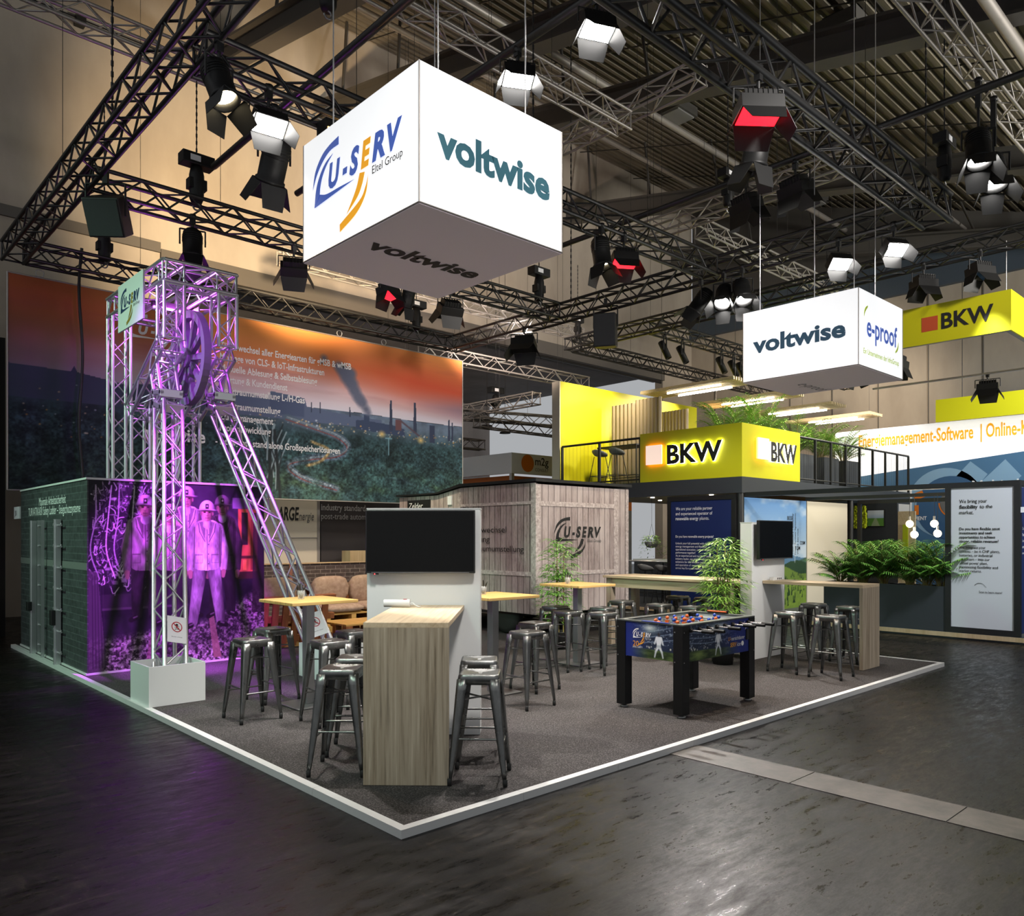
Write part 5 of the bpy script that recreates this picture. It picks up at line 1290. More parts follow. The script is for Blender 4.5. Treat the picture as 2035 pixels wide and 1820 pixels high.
ct = thing('pallet_table', 'low pallet coffee table with a yellowish wooden top between the sofas', 'coffee table', (3.9, 7.1, .05))
q = MB()
for k in range(7): q.bx(0,1.2,.0+k*.115,.1+k*.115,.27,.295)
obj('table_top', q, m_palletl, ct)
q = MB()
for k in range(3):
    for j in range(3): q.bx(k*.54,k*.54+.12,j*.33,j*.33+.12,.1,.27)
    q.bx(k*.54,k*.54+.12,0,.78,.0,.1)
obj('pallet_base', q, m_pallet, ct)

# ------------------------------------------------------------ bamboo plants
def leaf_quad(mb, base, d, up, L, wd, bend=.25, n=4):
    d = d.normalized(); s_ = d.cross(up); s_ = s_.normalized() if s_.length > 1e-3 else Vector((1,0,0)); nrm = s_.cross(d)
    vs = []; 
    for i in range(n+1):
        t_ = i/n; c = base+d*L*t_-Vector((0,0,1))*bend*L*t_*t_; w_ = wd*math.sin(PI*(.12+.88*t_))*(1 if i < n else 0)
        vs += [c-s_*w_/2+nrm*w_*.15, c, c+s_*w_/2+nrm*w_*.15]
    fs = []
    for i in range(n):
        for j in (0,1): fs.append((3*i+j, 3*i+j+1, 3*i+4+j, 3*i+3+j))
    mb.add(vs, fs, True)
def bamboo(x, y, h, label, seed, nc=5, spread=.28, nl=520):
    r_ = random.Random(seed); t = thing('bamboo_plant', label, 'plant', (x, y, .05))
    obj('pot', MB().lathe([(0,0),(.13,0),(.16,.25),(.165,.26),(.15,.26),(.14,.22),(0,.22)], 22), m_black, t)
    obj('soil', MB().lathe([(0,.225),(.14,.225)], 16), m_soil, t)
    lf_ = MB(); canes = []
    for k in range(nc):
        a = r_.random()*6.28; b = Vector((.06*math.cos(a), .06*math.sin(a), .22)); hh = h*(.72+.28*r_.random()) if k else h
        tip = Vector((spread*.5*math.cos(a)*r_.random(), spread*.5*math.sin(a)*r_.random(), hh-.12)); st_ = MB(); n = 9
        for i in range(n):
            p0, p1 = b.lerp(tip, i/n), b.lerp(tip, (i+1)/n); st_.tube(p0, p1, .011*(1-.5*i/n), 7, .011*(1-.5*(i+1)/n)); st_.tube(p1-Vector((0,0,.004)), p1+Vector((0,0,.004)), .013*(1-.5*i/n), 7)
        obj('cane', st_, m_stem, t); canes.append((b, tip))
    for i in range(nl):
        b, tip = canes[i % nc]; tt = .10+.9*r_.random()**.8; p0 = b.lerp(tip, tt); a = r_.random()*6.28; rr = spread*(.25+.75*r_.random())*(.55+.6*math.sin(PI*min(1,tt*.95)))
        q = p0+Vector((rr*math.cos(a), rr*math.sin(a), .08*r_.random()+.02))
        if i % 4 == 0: lf_.tube(p0, q, .0025, 4, cap=False)
        for j in range(3):
            a2 = a+(j-1)*.7+.3*r_.random(); leaf_quad(lf_, q-Vector((.03*math.cos(a),.03*math.sin(a),0)), Vector((math.cos(a2),math.sin(a2),.35*r_.random()-.05)), Vector((0,0,1)), .11+.06*r_.random(), .018, .35)
    obj('foliage', lf_, m_leaf if seed % 2 else m_leafd, t)
bamboo(6.0, 4.45, 1.72, 'bamboo plant in front of the trailer end, behind the furthest high table', 4, 4, .30, 420)
bamboo(6.55, 1.98, 1.74, 'bamboo plant in a black pot left of the right-hand white screen wall', 5, 6, .30, 620)
# ------------------------------------------------------------ the yellow two-storey stand across the aisle
mb = MB().bx(12.0, 22, -.15, 10.6, 0, .10); struct('floor_raised', mb, m_bkwd, 'dark raised floor of the yellow stand')
mb = MB().bx(11.985, 12.0, -.165, 10.6, .03, .105).bx(11.985, 22, -.165, -.15, .03, .105); struct('trim_9', mb, m_ply)
UD = thing('upper_deck', 'dark upper deck of the two-storey stand with its round black support posts', 'deck', (12.1, 5.0, 0))
obj('fascia', MB().bx(-.02,9.1,-.02,.03,2.66,3.0).bx(-.02,.03,.03,5.5,2.66,3.0), m_bkwd, UD)
obj('deck_slab', MB().bx(.03,9.1,.03,5.5,2.80,2.98), m_char, UD)
q = MB()
for k in range(60): q.bx(.05,9.0,.05+k*.09,.05+k*.09+.075,2.72,2.75)
obj('ceiling_laths', q, m_lath, UD)
for (x, y) in ((.08,.08),(5.4,.08),(3.0,3.0),(5.4,3.2),(.1,5.3)): obj('post', MB().tube((x,y,.1),(x,y,2.8), .075, 18), m_black, UD)
dl = MB()
for (x, y) in ((1.2,1.5),(1.2,3.2),(1.2,4.6),(2.6,2.2),(2.6,4)): dl.tube((x,y,2.70),(x,y,2.72),.05,14)
obj('downlight', dl, mat('downlight_glow', g3(.8), .4, 0, (1,.93,.8), 6), UD)
for (x, y) in ((13.3,6.5),(13.3,8.2),(13.3,9.6),(14.7,7.2)): spot((x,y,2.69), (x,y,0), 45, (1,.9,.74), 140, .8, .06)
# parapet with halo-lit letters
PA = thing('sign_parapet', 'yellow-green corner parapet with halo-lit black letters and glowing squares', 'sign', (12.08, 4.98, 3.0))
obj('panel', MB().bx(0,.08,0,2.66,0,1.13), m_bkwy, PA); obj('panel', MB().bx(.08,2.52,0,.08,0,1.13), m_bkwy, PA)
m_halo = mat('halo_white', g3(.9), .4, 0, (1,1,.93), 13); m_sq = mat('square_glow', hexc('f0c8b0'), .4, 0, (1,.78,.66), .75); m_sqh = mat('square_halo', hexc('f07030'), .4, 0, (1,.22,.04), 6)
def halo_sign(O, r, w_, hgt, sq, lx):
    M = FR(O, r, (0,0,1)); Rv = Vector(r); n = M.to_3x3()@Vector((0,0,1))
    def bxm(x0,x1,y0,y1,z0,z1): q = MB(); q.M = M; q.bx(x0,x1,y0,y1,z0,z1); return q
    obj('glow_square', bxm(0,sq,0,sq,.05,.075), m_sq, PA); obj('square_back_light', bxm(.008,sq-.008,.008,sq-.008,.02,.05), m_sqh, PA)
    a = text('BKW', hgt/.72, m_halo, PA, M@Matrix.Translation((lx,0,.026)), bold=.036, width=w_, depth=.010, name='letter_back_light')
    text('BKW', hgt/.72, m_txtb, PA, M@Matrix.Translation((lx,0,.041)), bold=.034, width=w_, depth=.004, name='letter_face')
halo_sign((0, 2.44, .39), (0,-1,0), 1.42, .42, .44, .57); halo_sign((.53, 0, .40), (1,0,0), 1.16, .42, .46, .60)
def railing(p0, p1, n, label, loc, mid=True):
    p0, p1 = Vector(p0), Vector(p1); t = thing('balcony_railing', label, 'railing', loc)
    obj('handrail', MB().path([p0+Vector((0,0,1.05)), p1+Vector((0,0,1.05))], .028, 8), m_black, t); obj('bottom_rail', MB().path([p0+Vector((0,0,.08)), p1+Vector((0,0,.08))], .018, 8), m_black, t)
    for k in range(n+1):
        p_ = p0.lerp(p1, k/n); obj('post', MB().box((p_.x,p_.y,.52), (.05,.05,1.04)), m_black, t)
    d = (p1-p0); g = MB(); nn = Vector((-d.y, d.x, 0)).normalized()*.004; a, b = p0+Vector((0,0,.1)), p1+Vector((0,0,.1)); hh = Vector((0,0,.9))
    w_ = MB(); m = int(d.length/.12)
    for k in range(m): w_.tube(p0.lerp(p1,k/m)+Vector((0,0,.08)), p0.lerp(p1,k/m)+Vector((0,0,1.05)), .0025, 4, cap=False)
    obj('wire_infill', w_, m_black, t)
    return t
railing((0,2.68,0), (0,5.2,0), 2, 'black balcony railing left of the yellow parapet, in front of the bar stools', (12.12, 4.98, 3.0))
railing((2.54,0,0), (9.1,0,0), 8, 'black balcony railing right of the yellow parapet, with planters behind', (12.08, 5.02, 3.0))
YW = thing('yellow_wall', 'tall yellow wall on the upper deck with a pale end edge', 'wall panel', (12.1, 10.25, 2.98))
obj('panel', MB().bx(.02,6.2,0,.27,0,2.78), m_bkwy, YW); obj('end_cap', MB().bx(-.01,.02,-.0,.27,-2.9,2.78), m_cream, YW)
spot((13.2,8.4,6.5), (13.3,10.3,4.6), 700, (1,.86,.6), 85, .9, .2)
def acoustic(x, y0, y1, h, label, n):
    t = thing('acoustic_panel', label, 'panel', (x, y0, 3.0)); m_ = MB(); L_ = y1-y0; P = []
    N = n*8
    for i in range(N+1): P.append((L_*i/N, .035*abs(math.sin(PI*n*i/N))))
    poly = [(u, -v) for u, v in P]+[(L_, .03), (0, .03)]
    m_.prism(poly, (0,0,0), (0,1,0), (1,0,0), (0,0,1), h); obj('ribbed_board', m_, m_felt, t); obj('foot', MB().bx(-.12,.2,.1,.2,0,.03).bx(-.12,.2,L_-.2,L_-.1,0,.03), m_black, t)
m_felt = mat('felt_board', hexc('a3937a'), .9)
acoustic(14.0, 9.3, 10.1, 2.3, 'ribbed felt panel standing before the yellow wall, left one of the tall pair', 6); acoustic(14.0, 8.45, 9.28, 2.36, 'ribbed felt panel standing before the yellow wall, right one of the tall pair', 7); acoustic(16.0, 9.0, 9.9, 2.33, 'ribbed felt panel at the right end of the yellow wall', 8)
# bar table and wire stools up there
bt_ = thing('bar_table', 'black wire-framed bar table on the upper deck', 'table', (13.1, 8.55, 3.0))
obj('table_top', MB().bx(0,.7,0,1.3,1.05,1.08), m_char, bt_)
for (x, y) in ((.02,.02),(.68,.02),(.02,1.28),(.68,1.28)): obj('leg', MB().tube((x,y,0),(x,y,1.05),.015,6), m_black, bt_)
obj('frame', MB().path([(.02,.02,.3),(.68,.02,.3),(.68,1.28,.3),(.02,1.28,.3),(.02,.02,.3)], .01, 6), m_black, bt_)
def wire_stool(x, y, z, rz, label, h=.78):
    t = thing('shell_bar_stool', label, 'stool', (x,y,z), rz); s_ = MB(); vs = []; fs = []; n, m = 12, 6
    for i in range(m+1):
        for j in range(n+1):
            a = PI*(.0+1.0*j/n); r_ = .20*(i/m)**.7; vs.append((r_*math.cos(2*a), r_*math.sin(2*a), h+.02+(.16*(i/m)**3)*(.5+.5*math.sin(2*a))))
    for i in range(m):
        for j in range(n): q = i*(n+1)+j; fs.append((q,q+1,q+n+2,q+n+1))
    s_.add(vs, fs, True); so_ = obj('seat_shell', s_, m_grey, t); k = so_.modifiers.new('thick','SOLIDIFY'); k.thickness = .012
    for sx, sy in ((1,1),(-1,1),(-1,-1),(1,-1)): obj('leg', MB().tube((sx*.1,sy*.1,h+.01),(sx*.22,sy*.22,0),.011,6), m_black, t)
    obj('foot_ring', MB().path([(.18,.18,.28),(-.18,.18,.28),(-.18,-.18,.28),(.18,-.18,.28),(.18,.18,.28)], .008, 6), m_black, t)
wire_stool(12.75, 9.45, 3.0, PI/2, 'wire-legged bar stool on the upper deck, left of the railing post'); wire_stool(12.7, 8.85, 3.0, PI/2, 'wire-legged bar stool on the upper deck, right of the railing post'); wire_stool(13.5, 8.2, 3.0, PI, 'wire-legged bar stool on the upper deck, beside the felt panels')
# line lights
m_led = mat('led_line', g3(.9), .4, 0, (1,.95,.82), 14)
for k, x in enumerate((14.3, 16.9, 19.5, 22.1)):
    t = thing('line_lamp', ['slatted hanging lamp with two glowing tubes, left above the felt panels','slatted hanging lamp with two glowing tubes, above the first palms','slatted hanging lamp with two glowing tubes, right of the small cube, upper','slatted hanging lamp with two glowing tubes, lowest at right above the palms'][k], 'lamp', (x, 6.6, 5.5), 0, 'line lamps over the upper deck')
    obj('tube', MB().bx(.02,.05,.3,1.9,-.035,.0), m_led, t); obj('tube', MB().bx(.52,.55,.3,1.9,-.035,0), m_led, t)
    q = MB()
    for j in range(9): q.bx(-.2+j*.11,-.17+j*.11,-.2,2.6,.02,.10)
    obj('slats', q, m_lath, t); obj('suspension_wire', MB().tube((.2,0,.1),(.2,0,roof_z(6.6)-5.515),.006,5).tube((.2,2.2,.1),(.2,2.2,roof_z(8.8)-5.515),.006,5), m_black, t)

# palms
def palm(x, y, z, h, label, seed, nf=16, spread=.55, mm=None, group=None, stems=True):
    r_ = random.Random(seed); t = thing('palm_plant', label, 'plant', (x,y,z), 0, group); lf_ = MB(); st_ = MB()
    for k in range(nf):
        a = 6.283*(k*.618%1)+r_.random()*.6; b = Vector((.07*math.cos(a)*r_.random(), .07*math.sin(a)*r_.random(), 0)); hh = h*((.50+.5*r_.random()) if k%3 else (.28+.25*r_.random())); sp = spread*(.55+.55*r_.random())
        pts = []
        for i in range(10):
            u = i/9; pts.append(b+Vector((sp*math.cos(a)*u**1.6, sp*math.sin(a)*u**1.6, hh*(1.18*u-.30*u**3.2))))
        st_.path(pts, .006, 4, cap=False)
        for i in range(3, 10):
            for v_ in (0, .5):
                i0 = min(i, 8); p_ = pts[i0].lerp(pts[i0+1], v_ if i < 9 else 1.0); d = (pts[i0+1]-pts[i0]).normalized(); sd = d.cross(Vector((0,0,1)))
                if sd.length < .05: sd = Vector((math.sin(a),-math.cos(a),0))
                sd.normalize()
                for sg in (-1, 1): leaf_quad(lf_, p_, sd*sg*.9+d*.75+Vector((0,0,.15)), Vector((0,0,1)), (.15+.10*math.sin(PI*i/10))*(h/.95)**.5, .027, .45, 3)
    obj('fronds', lf_, mm or m_leafd, t); obj('stems', st_, m_stem, t); return t
PL = thing('long_planter', 'long dark grey planter box of the single-storey stand, filled with palms', 'planter', (12.08, 1.06, .10))
obj('box', MB().bx(0,.025,0,2.16,0,.78).bx(.40,.425,0,2.16,0,.78).bx(.025,.40,0,.025,0,.78).bx(.025,.40,2.135,2.16,0,.78), m_bkwd, PL); obj('soil', MB().bx(.025,.40,.025,2.135,.68,.72), m_soil, PL)
for k, (y, h, lab) in enumerate(((2.98,.80,'palm at the left end of the long planter, above the oak counter'), (2.55,.98,'tall palm in the left half of the long planter'), (2.18,1.0,'arching palm in the middle of the long planter'), (1.72,.98,'palm right of the middle of the long planter, above the end panel'),
                            (1.42,.92,'palm under the glowing bulbs in the long planter'), (1.20,.98,'palm at the right end of the long planter, against the frame post'))):
    palm(12.28, y, .82, h, lab, 20+k, 36, .52)
for k, (x, y, h, lab) in enumerate(((13.1,6.0,1.35,'palm behind the yellow parapet, leftmost'), (13.9,6.0,1.5,'palm behind the right face of the yellow parapet'), (14.7,6.0,1.75,'tallest palm on the upper deck, right of the parapet corner'), (15.6,5.6,1.2,'palm in the first planter behind the right railing'),
                                (16.9,5.6,1.25,'palm in the second planter behind the right railing'), (18.2,5.6,1.1,'palm in the third planter behind the right railing'))):
    bx_ = thing('deck_planter', ['dark planter under the leftmost palm of the deck','dark planter behind the right face of the parapet','dark planter under the tallest deck palm','first dark planter seen through the right railing','second dark planter seen through the right railing','third dark planter seen through the right railing'][k], 'planter', (x-.4, y-.3, 2.98), 0, 'deck planters')
    obj('box', MB().bx(0,.025,0,.6,0,.75).bx(.8,.825,0,.6,0,.75).bx(.025,.8,0,.025,0,.75).bx(.025,.8,.575,.6,0,.75), m_bkwd, bx_); obj('soil', MB().bx(.025,.8,.025,.575,.68,.7), m_soil, bx_)
    palm(x, y, 3.66, h, lab, 40+k, 32, .62, m_leaf)
spot((15.0,4.0,6.6), (14.6,5.8,4.4), 1100, (1,.95,.8), 100, .9, .3); spot((18.5,4.0,6.6), (17.2,5.8,4.2), 900, (1,.95,.8), 100, .9, .3)
# single-storey frame
FRM = thing('pergola', 'black post-and-beam frame of the single-storey part of the yellow stand', 'frame', (12.1, 0, 0))
obj('front_beam', MB().bx(-.04,.05,-.06,4.9,2.57,2.66), m_black, FRM); obj('side_beam', MB().bx(.05,5.4,-.06,.03,2.57,2.66), m_black, FRM); obj('rear_beam', MB().bx(5.4,5.48,-.06,4.9,2.57,2.66), m_black, FRM); obj('cross_beam', MB().bx(2.6,2.68,.03,4.9,2.57,2.64), m_black, FRM)
for (x, y) in ((-.04,.97),(-.04,-.06),(5.4,-.06),(5.4,4.82)): obj('post', MB().bx(x,x+.09,y,y+.09,.10,2.57), m_black, FRM)
obj('bottom_beam', MB().bx(-.04,.05,.03,.97,.10,.2), m_black, FRM)
WP = thing('white_info_panel', 'white information panel with grey text in the black frame at far right', 'information panel', (12.09, .97, .2))
obj('fabric', MB().bx(-.01,.03,-.94,0,0,2.37), mat('white_info_fabric', hexc('d5d7db'), .7), WP)
def wt(s, z, wd, size, bold=0, x=.13): text(s, size*1.08, mat_txt[0], WP, FR((-.016, -x, z-.2), (0,-1,0), (0,0,1)), bold=bold+.006, width=wd)
mat_txt = [m_txtb]
wt('We bring your', 2.31, .42, .08); wt('flexibility', 2.215, .28, .08, .012); wt('to the', 2.215, .19, .08, 0, .44); wt('market.', 2.12, .22, .08)
for i, (s, wd) in enumerate((('Do you have flexible asset', .61), ('investments and seek', .50), ('opportunities to achieve', .54), ('strong, reliable revenues?', .59))): wt(s, 1.85-.07*i, wd, .06, .014)
for i, (s, wd) in enumerate((('We integrate your', .40), ('systems – be it CHP plants,', .61), ('batteries, or industrial', .50), ('consumers – into our', .46), ('virtual power plant,', .43), ('maximizing flexibility and', .58), ('market returns.', .34))): wt(s, 1.535-.066*i, wd, .06)
wt('Scan to learn more!', .795, .34, .05, 0, .43)
def arrow(parent, M, m):
    c = crv([(0,0),(.05,.035),(.12,.03),(.18,-.03)], 8); strip('arrow_mark', [([(x,y+.005) for x,y in c], [(x,y-.004) for x,y in c]), ([(.0,.0),(.025,.022)], [(.004,-.004),(.03,.016)])], m, parent, M)
arrow(WP, FR((-.016, -.36, .72), (0,-1,0), (0,0,1)), m_txtg)
SP = thing('navy_side_panel', 'navy panel on the short side of the frame at the right edge of the picture', 'information panel', (12.15, -.04, .15))
obj('fabric', MB().bx(0,1.0,-.01,.02,0,2.4), m_navy, SP)
for i, s in enumerate(('Do you have', 'flexible asset', 'investments', 'and seek', 'revenues?')): text(s, .07, m_txtw, SP, FR((.06,-.014,1.7-.1*i), (1,0,0), (0,0,1)))
ss = thing('small_sign', 'small white sign sticking out at the right edge, on the frame corner post', 'sign', (12.06, -.2, 2.13)); obj('plate', MB().bx(-.01,.0,-.1,.13,0,.09), m_paper, ss)
BP = thing('navy_info_panel', 'navy information panel with white text in a black frame behind the long counter', 'information panel', (12.08, 6.86, .10))
obj('fabric', MB().bx(0,.03,-1.64,-.09,.0,2.43), m_navy, BP); obj('frame', MB().bx(-.02,.05,-.09,0,0,2.53).bx(-.02,.05,-1.74,-1.64,0,2.53).bx(-.02,.05,-1.64,-.09,2.43,2.53), m_black, BP)
def nt(s, z, wd, size, bold=0, x=.22): text(s, size, m_txtw, BP, FR((-.006, -x, z-.1), (0,-1,0), (0,0,1)), bold=bold+.006, width=wd)
nt('We are your reliable partner', 2.325, .95, .1); nt('and experienced operator of', 2.215, .95, .1); nt('renewable energy', 2.105, .60, .1, .018); nt('plants.', 2.105, .24, .1, 0, .85)
nt('Do you have renewable energy projects?', 1.715, .98, .07, .014)
for i, (s, wd) in enumerate((('Unlock your full potential with optimized', 1.0), ('energy management and flawless', .80), ("operational execution. Let's drive peak", .94), ('performance together!', .52), ('As an experienced and rapidly growing', .92), ('industry leader, we provide tailored', .85), ('solutions for the efficient implementation', 1.03), ('and operation of renewable energy plants', 1.0), ('across key European markets.', .70))): nt(s, 1.565-.069*i, wd, .065)
nt('Scan to learn more!', .68, .38, .055, 0, .53); arrow(BP, FR((-.006, -.46, .66), (0,-1,0), (0,0,1)), m_txtw)
# landscape print, cream wall, inner fittings
LP = thing('landscape_print', 'tall printed panel with blue sky over green hills, behind the right screen wall', 'printed panel', (12.25, 5.03, .1))
p = Pic(150, 140, 2.75, 2.47, 9); X, Y = p.x, p.y; n = p.noise(.8,.3,4); n3 = p.noise(.12,.1,3,.65)
p.a = lerp('b9d3ea', '6a9ddb', (Y-1.3)/1.2); p.put(np.clip((n-.55)*3,0,.6), 'dfe9f3')
for k in range(4): p.put((Y < 1.22-.12*k+.10*np.sin(X*(1.6+.5*k)+k)+.02*n3).astype(float), ['5f86a8','4a6a5c','2f4a33','6f8a3c'][k])
p.put((Y < .72+.08*np.sin(X*2))*np.clip(n3*1.6-.2,.3,1), '86a53f')
for k in range(110):
    x = p.r.rand()*2.75; y = .05+.75*p.r.rand(); hh = .05+.10*p.r.rand()+(.1 if y < .35 else 0); p.put(p.poly([(x-.03,y),(x,y+hh),(x+.03,y)])*.9, '1f3a22')
for x in (1.55,2.2): p.line([(x,1.05),(x,1.45)], .008, 'e8eef2'); p.line([(x,1.45),(x+.1,1.5)], .006, 'e8eef2'); p.line([(x,1.45),(x-.05,1.54)], .006, 'e8eef2')
picture('landscape_picture', np.clip(p.a*.9,0,1), FR((0,-.004,0), (1,0,0), (0,0,1)), 2.75, 2.47, LP, .6); obj('backing', MB().bx(0,2.75,0,.03,0,2.47), m_black, LP)
for (s_, x, z, sz, bd) in (('BESS',1.83,2.02,.12,.01), ('DSM',2.45,1.45,.12,.01), ('TCM',2.2,.98-.1+.45,.12,.01)): text(s_, sz, m_txtb, LP, FR((x,-.008,z), (1,0,0), (0,0,1)), bold=bd)
for (s_, x, wd, bd) in (('Your Battery Flexibility',2.12,.95,.015), ('Power Purchase Agreements',2.24,.95,0), ('Wind Service',2.36,.6,0)): text(s_, .09, m_txtb, LP, FR((x,-.008,1.22), (0,0,1), (-1,0,0)), bold=bd, width=wd)
mb = MB().bx(15.05,17.2,5.03,5.08,.1,2.57); struct('partition_cream', mb, m_cream)
mb = MB().bx(19.0,19.1,4.5,10.2,.1,2.66); struct('partition_inner', mb, m_bkwd)
mo = thing('moss_panel', 'yellow-green moss panel on the dark inner wall above the palms', 'panel', (18.93, 5.28, 1.98)); q = MB()
r_ = random.Random(3)
for i in range(700): q.sphere((-.02+.03*r_.random(),   .55*r_.random(), .58*r_.random()), .022+.016*r_.random(), 6, 4)
obj('moss', q, mat('yellow_moss', hexc('b5c21a'), .9), mo); obj('board', MB().bx(0,.06,0,.55,0,.58), m_black, mo)
isn = thing('television', 'small screen with a green field picture on the dark inner wall', 'television', (18.93, 4.80, 2.0)); obj('bezel', MB().bx(0,.06,0,.46,0,.46), m_bezel, isn)
p = Pic(40, 30, .92, .66, 2); p.a = lerp('9fb6d0','d5e0ea',(p.y-.33)/.2); p.put((p.y < .34).astype(float), '5f8f3f'); p.put(p.poly([(.42,.34),(.5,.34),(.7,0),(.2,0)]), '8fa07a')
picture('screen_picture', p.a, FR((-.004,.445,.02), (0,-1,0), (0,0,1)), .43, .42, isn, .4)
sh = thing('wall_shelf', 'pale wooden shelf unit under the inner screen', 'shelf', (18.5, 4.55, .1)); obj('body', MB().bx(0,.45,.9,1.75,0,1.3), m_ply, sh); obj('niche', MB().bx(-.004,0,1.0,1.65,.75,1.25), m_char, sh)
wl_ = thing('wood_partition', 'pale wooden partition with a strip of moss at the back of the frame', 'panel', (19.0, 4.05, .1)); obj('board', MB().bx(0,.06,0,.43,0,2.3), m_lath, wl_); obj('moss_strip', MB().bx(-.03,0,.17,.30,.9,1.95), MATS['yellow_moss'], wl_)
for k, (x, y, z, lab) in enumerate(((14.3,2.46,1.90,'glowing globe bulb on a cord, left upper one of four'), (14.3,2.37,1.68,'glowing globe bulb on a cord, left lower one of four'), (14.3,1.99,1.90,'glowing globe bulb on a cord, right upper one of four'), (14.3,1.93,1.70,'glowing globe bulb on a cord, right lower one of four'))):
    t = thing('pendant_bulb', lab, 'lamp', (x,y,z), 0, 'pendant globe bulbs')
    obj('globe', MB().sphere((0,0,.1), .075, 14, 10), mat('bulb_glass_glow_%d' % k, (.95,.85,.65), .1, 0, (1,.82,.5), 2.2), t); pl_ = bpy.data.lights.new('bulb_light', 'POINT'); pl_.energy = 22; pl_.color = (1,.85,.6); pl_.shadow_soft_size = .07
    po = bpy.data.objects.new('bulb_light', pl_); COL.objects.link(po); po.location = (0,0,-.02); po.parent = t
    obj('socket', MB().tube((0,0,.17),(0,0,.25),.022,10), m_alug, t); obj('cord', MB().tube((0,0,.25),(0,0,2.57-z),.005,5), m_black, t)
# the gap between trailer and navy panel
GB = thing('orange_backdrop', 'orange and dark graphic wall seen in the gap beside the trailer', 'graphic wall', (18.6, 6.4, .1))
obj('panel', MB().bx(0,.05,0,3.75,0,2.5), m_char, GB); obj('orange_band', MB().bx(-.01,0,.1,3.75,1.75,2.5), m_orange, GB); obj('lower_band', MB().bx(-.01,0,1.2,3.7,.55,.8), m_red, GB)
text('Hydrogen & more', .2, m_txtw, GB, FR((-.02, 3.4, 2.05), (0,-1,0), (0,0,1)), bold=.01)
fl = MB()
for i in range(30): a = r_.random()*6.28; fl.sphere((-.02, 1.7+1.6*r_.random(), 1.0+.6*r_.random()), .035+.035*r_.random(), 8, 5, (.2,1,1))
obj('white_dots', fl, m_txtw, GB)
gc = thing('reception_counter', 'low grey counter with lettering behind the hanging plants', 'counter', (14.6, 7.2, .1)); obj('body', MB().bx(0,.5,0,2.6,0,.98), m_bkwd, gc); obj('worktop', MB().bx(-.03,.53,-.02,2.62,.98,1.02), m_white, gc)
text('GO navitas', .17, m_txtb, gc, FR((-.006, 1.9, .55), (0,-1,0), (0,0,1)))
def hang_plant(x, y, z, label, seed):
    t = thing('hanging_plant', label, 'plant', (x,y,z)); r_ = random.Random(seed); obj('bowl', MB().lathe([(0,0),(.12,.02),(.17,.10),(.18,.16),(.16,.16),(.15,.1),(0,.08)], 18), m_grey, t)
    q = MB()
    for i in range(260):
        a = r_.random()*6.28; rr = .06+.22*r_.random(); zz = .18+.14*r_.random()-max(0, rr-.17)*(1.2+4*r_.random()); leaf_quad(q, Vector((rr*math.cos(a),rr*math.sin(a),zz)), Vector((math.cos(a),math.sin(a),-.3+.8*r_.random())), Vector((0,0,1)), .07, .028, .4, 3)
    obj('foliage', q, m_leaf, t); obj('hanger', MB().tube((-.15,0,.16),(0,0,.6),.004,4).tube((.15,0,.16),(0,0,.6),.004,4).tube((0,0,.6),(0,0,2.72-z),.004,4), m_black, t)
hang_plant(13.2, 8.15, 1.45, 'hanging bowl of trailing plants beside the trailer edge', 1); hang_plant(13.2, 7.45, 1.30, 'hanging bowl of trailing plants beside the navy panel, the lower one', 2)
wire_stool(12.7, 7.95, .1, PI/2, 'grey shell stool seen over the long counter, left one', .80); wire_stool(12.6, 7.35, .1, PI/2, 'grey shell stool seen over the long counter, right one', .80)
rl = thing('glass_rail', 'thin pale rail behind the shell stools', 'railing', (13.6, 6.9, .1)); obj('handrail', MB().tube((0,0,1.0),(0,2.4,1.0),.02,8), m_alu, rl)
for y in (0,1.2,2.4): obj('post', MB().tube((0,y,0),(0,y,1.0),.015,8), m_black, rl)
# hanging yellow banner of that stand
YB = thing('hanging_banner', 'yellow hanging box banner with a red square and black letters at far right', 'banner', (13.0, .31, 5.33))
obj('face_panel', MB().bx(0,.03,0,4.0,0,.71), m_bkwy, YB); obj('face_panel', MB().bx(.03,4.0,0,.03,0,.71), m_bkwy, YB)
obj('inner_frame', MB().bx(.03,3.97,.03,.10,.0,.04).bx(.03,.10,.10,3.97,.0,.04).bx(3.9,3.97,.1,3.97,.0,.04), m_alug, YB)
q = MB(); q.M = FR((-.004,1.46,.23), (0,-1,0), (0,0,1)); q.bx(0,.28,0,.265,-.001,.001); obj('red_square', q, mat('square_red', hexc('c4502a'), .6), YB)
text('BKW', .40, m_txtb, YB, FR((-.006, 1.12, .235), (0,-1,0), (0,0,1)), bold=.025, width=.85)
for (x, y) in ((.1,.1),(.1,3.8),(3.8,.1)): obj('suspension_cable', MB().tube((x,y,.71),(x,y,1.6),.008,5), m_cable, YB)
# blue booth with white header further back
BB = thing('blue_booth', 'blue and white booth wall with orange lettering at far right', 'booth wall', (23.0, 8.0, 0))
m_bblue = mat('booth_blue', hexc('4a7396'), .6); m_blight = mat('booth_light_blue', hexc('86a9c4'), .6); m_bmid = mat('booth_mid_blue', hexc('345a80'), .6); m_bwhite = mat('booth_white_lit', g3(.85), .7, 0, (1,1,1), .55)
BM = FR((0,0,0), (0,-1,0), (0,0,1))                                # x runs toward -y from y = 8
obj('wall', MB().bx(.02,.2,-17,0,0,5.18), m_grey, BB)
shape('header', [[(0,3.6),(2.35,3.84),(5.4,4.14),(16,5.0),(16,5.18),(0,5.18)]], m_bwhite, BB, BM)
shape('lower_field', [[(0,0),(16,0),(16,5.0),(5.4,4.14),(2.35,3.84),(0,3.6)]], m_bblue, BB, BM)
M1 = BM@Matrix.Translation((0,0,.006)); M2 = BM@Matrix.Translation((0,0,.012)); M3 = BM@Matrix.Translation((0,0,.018))
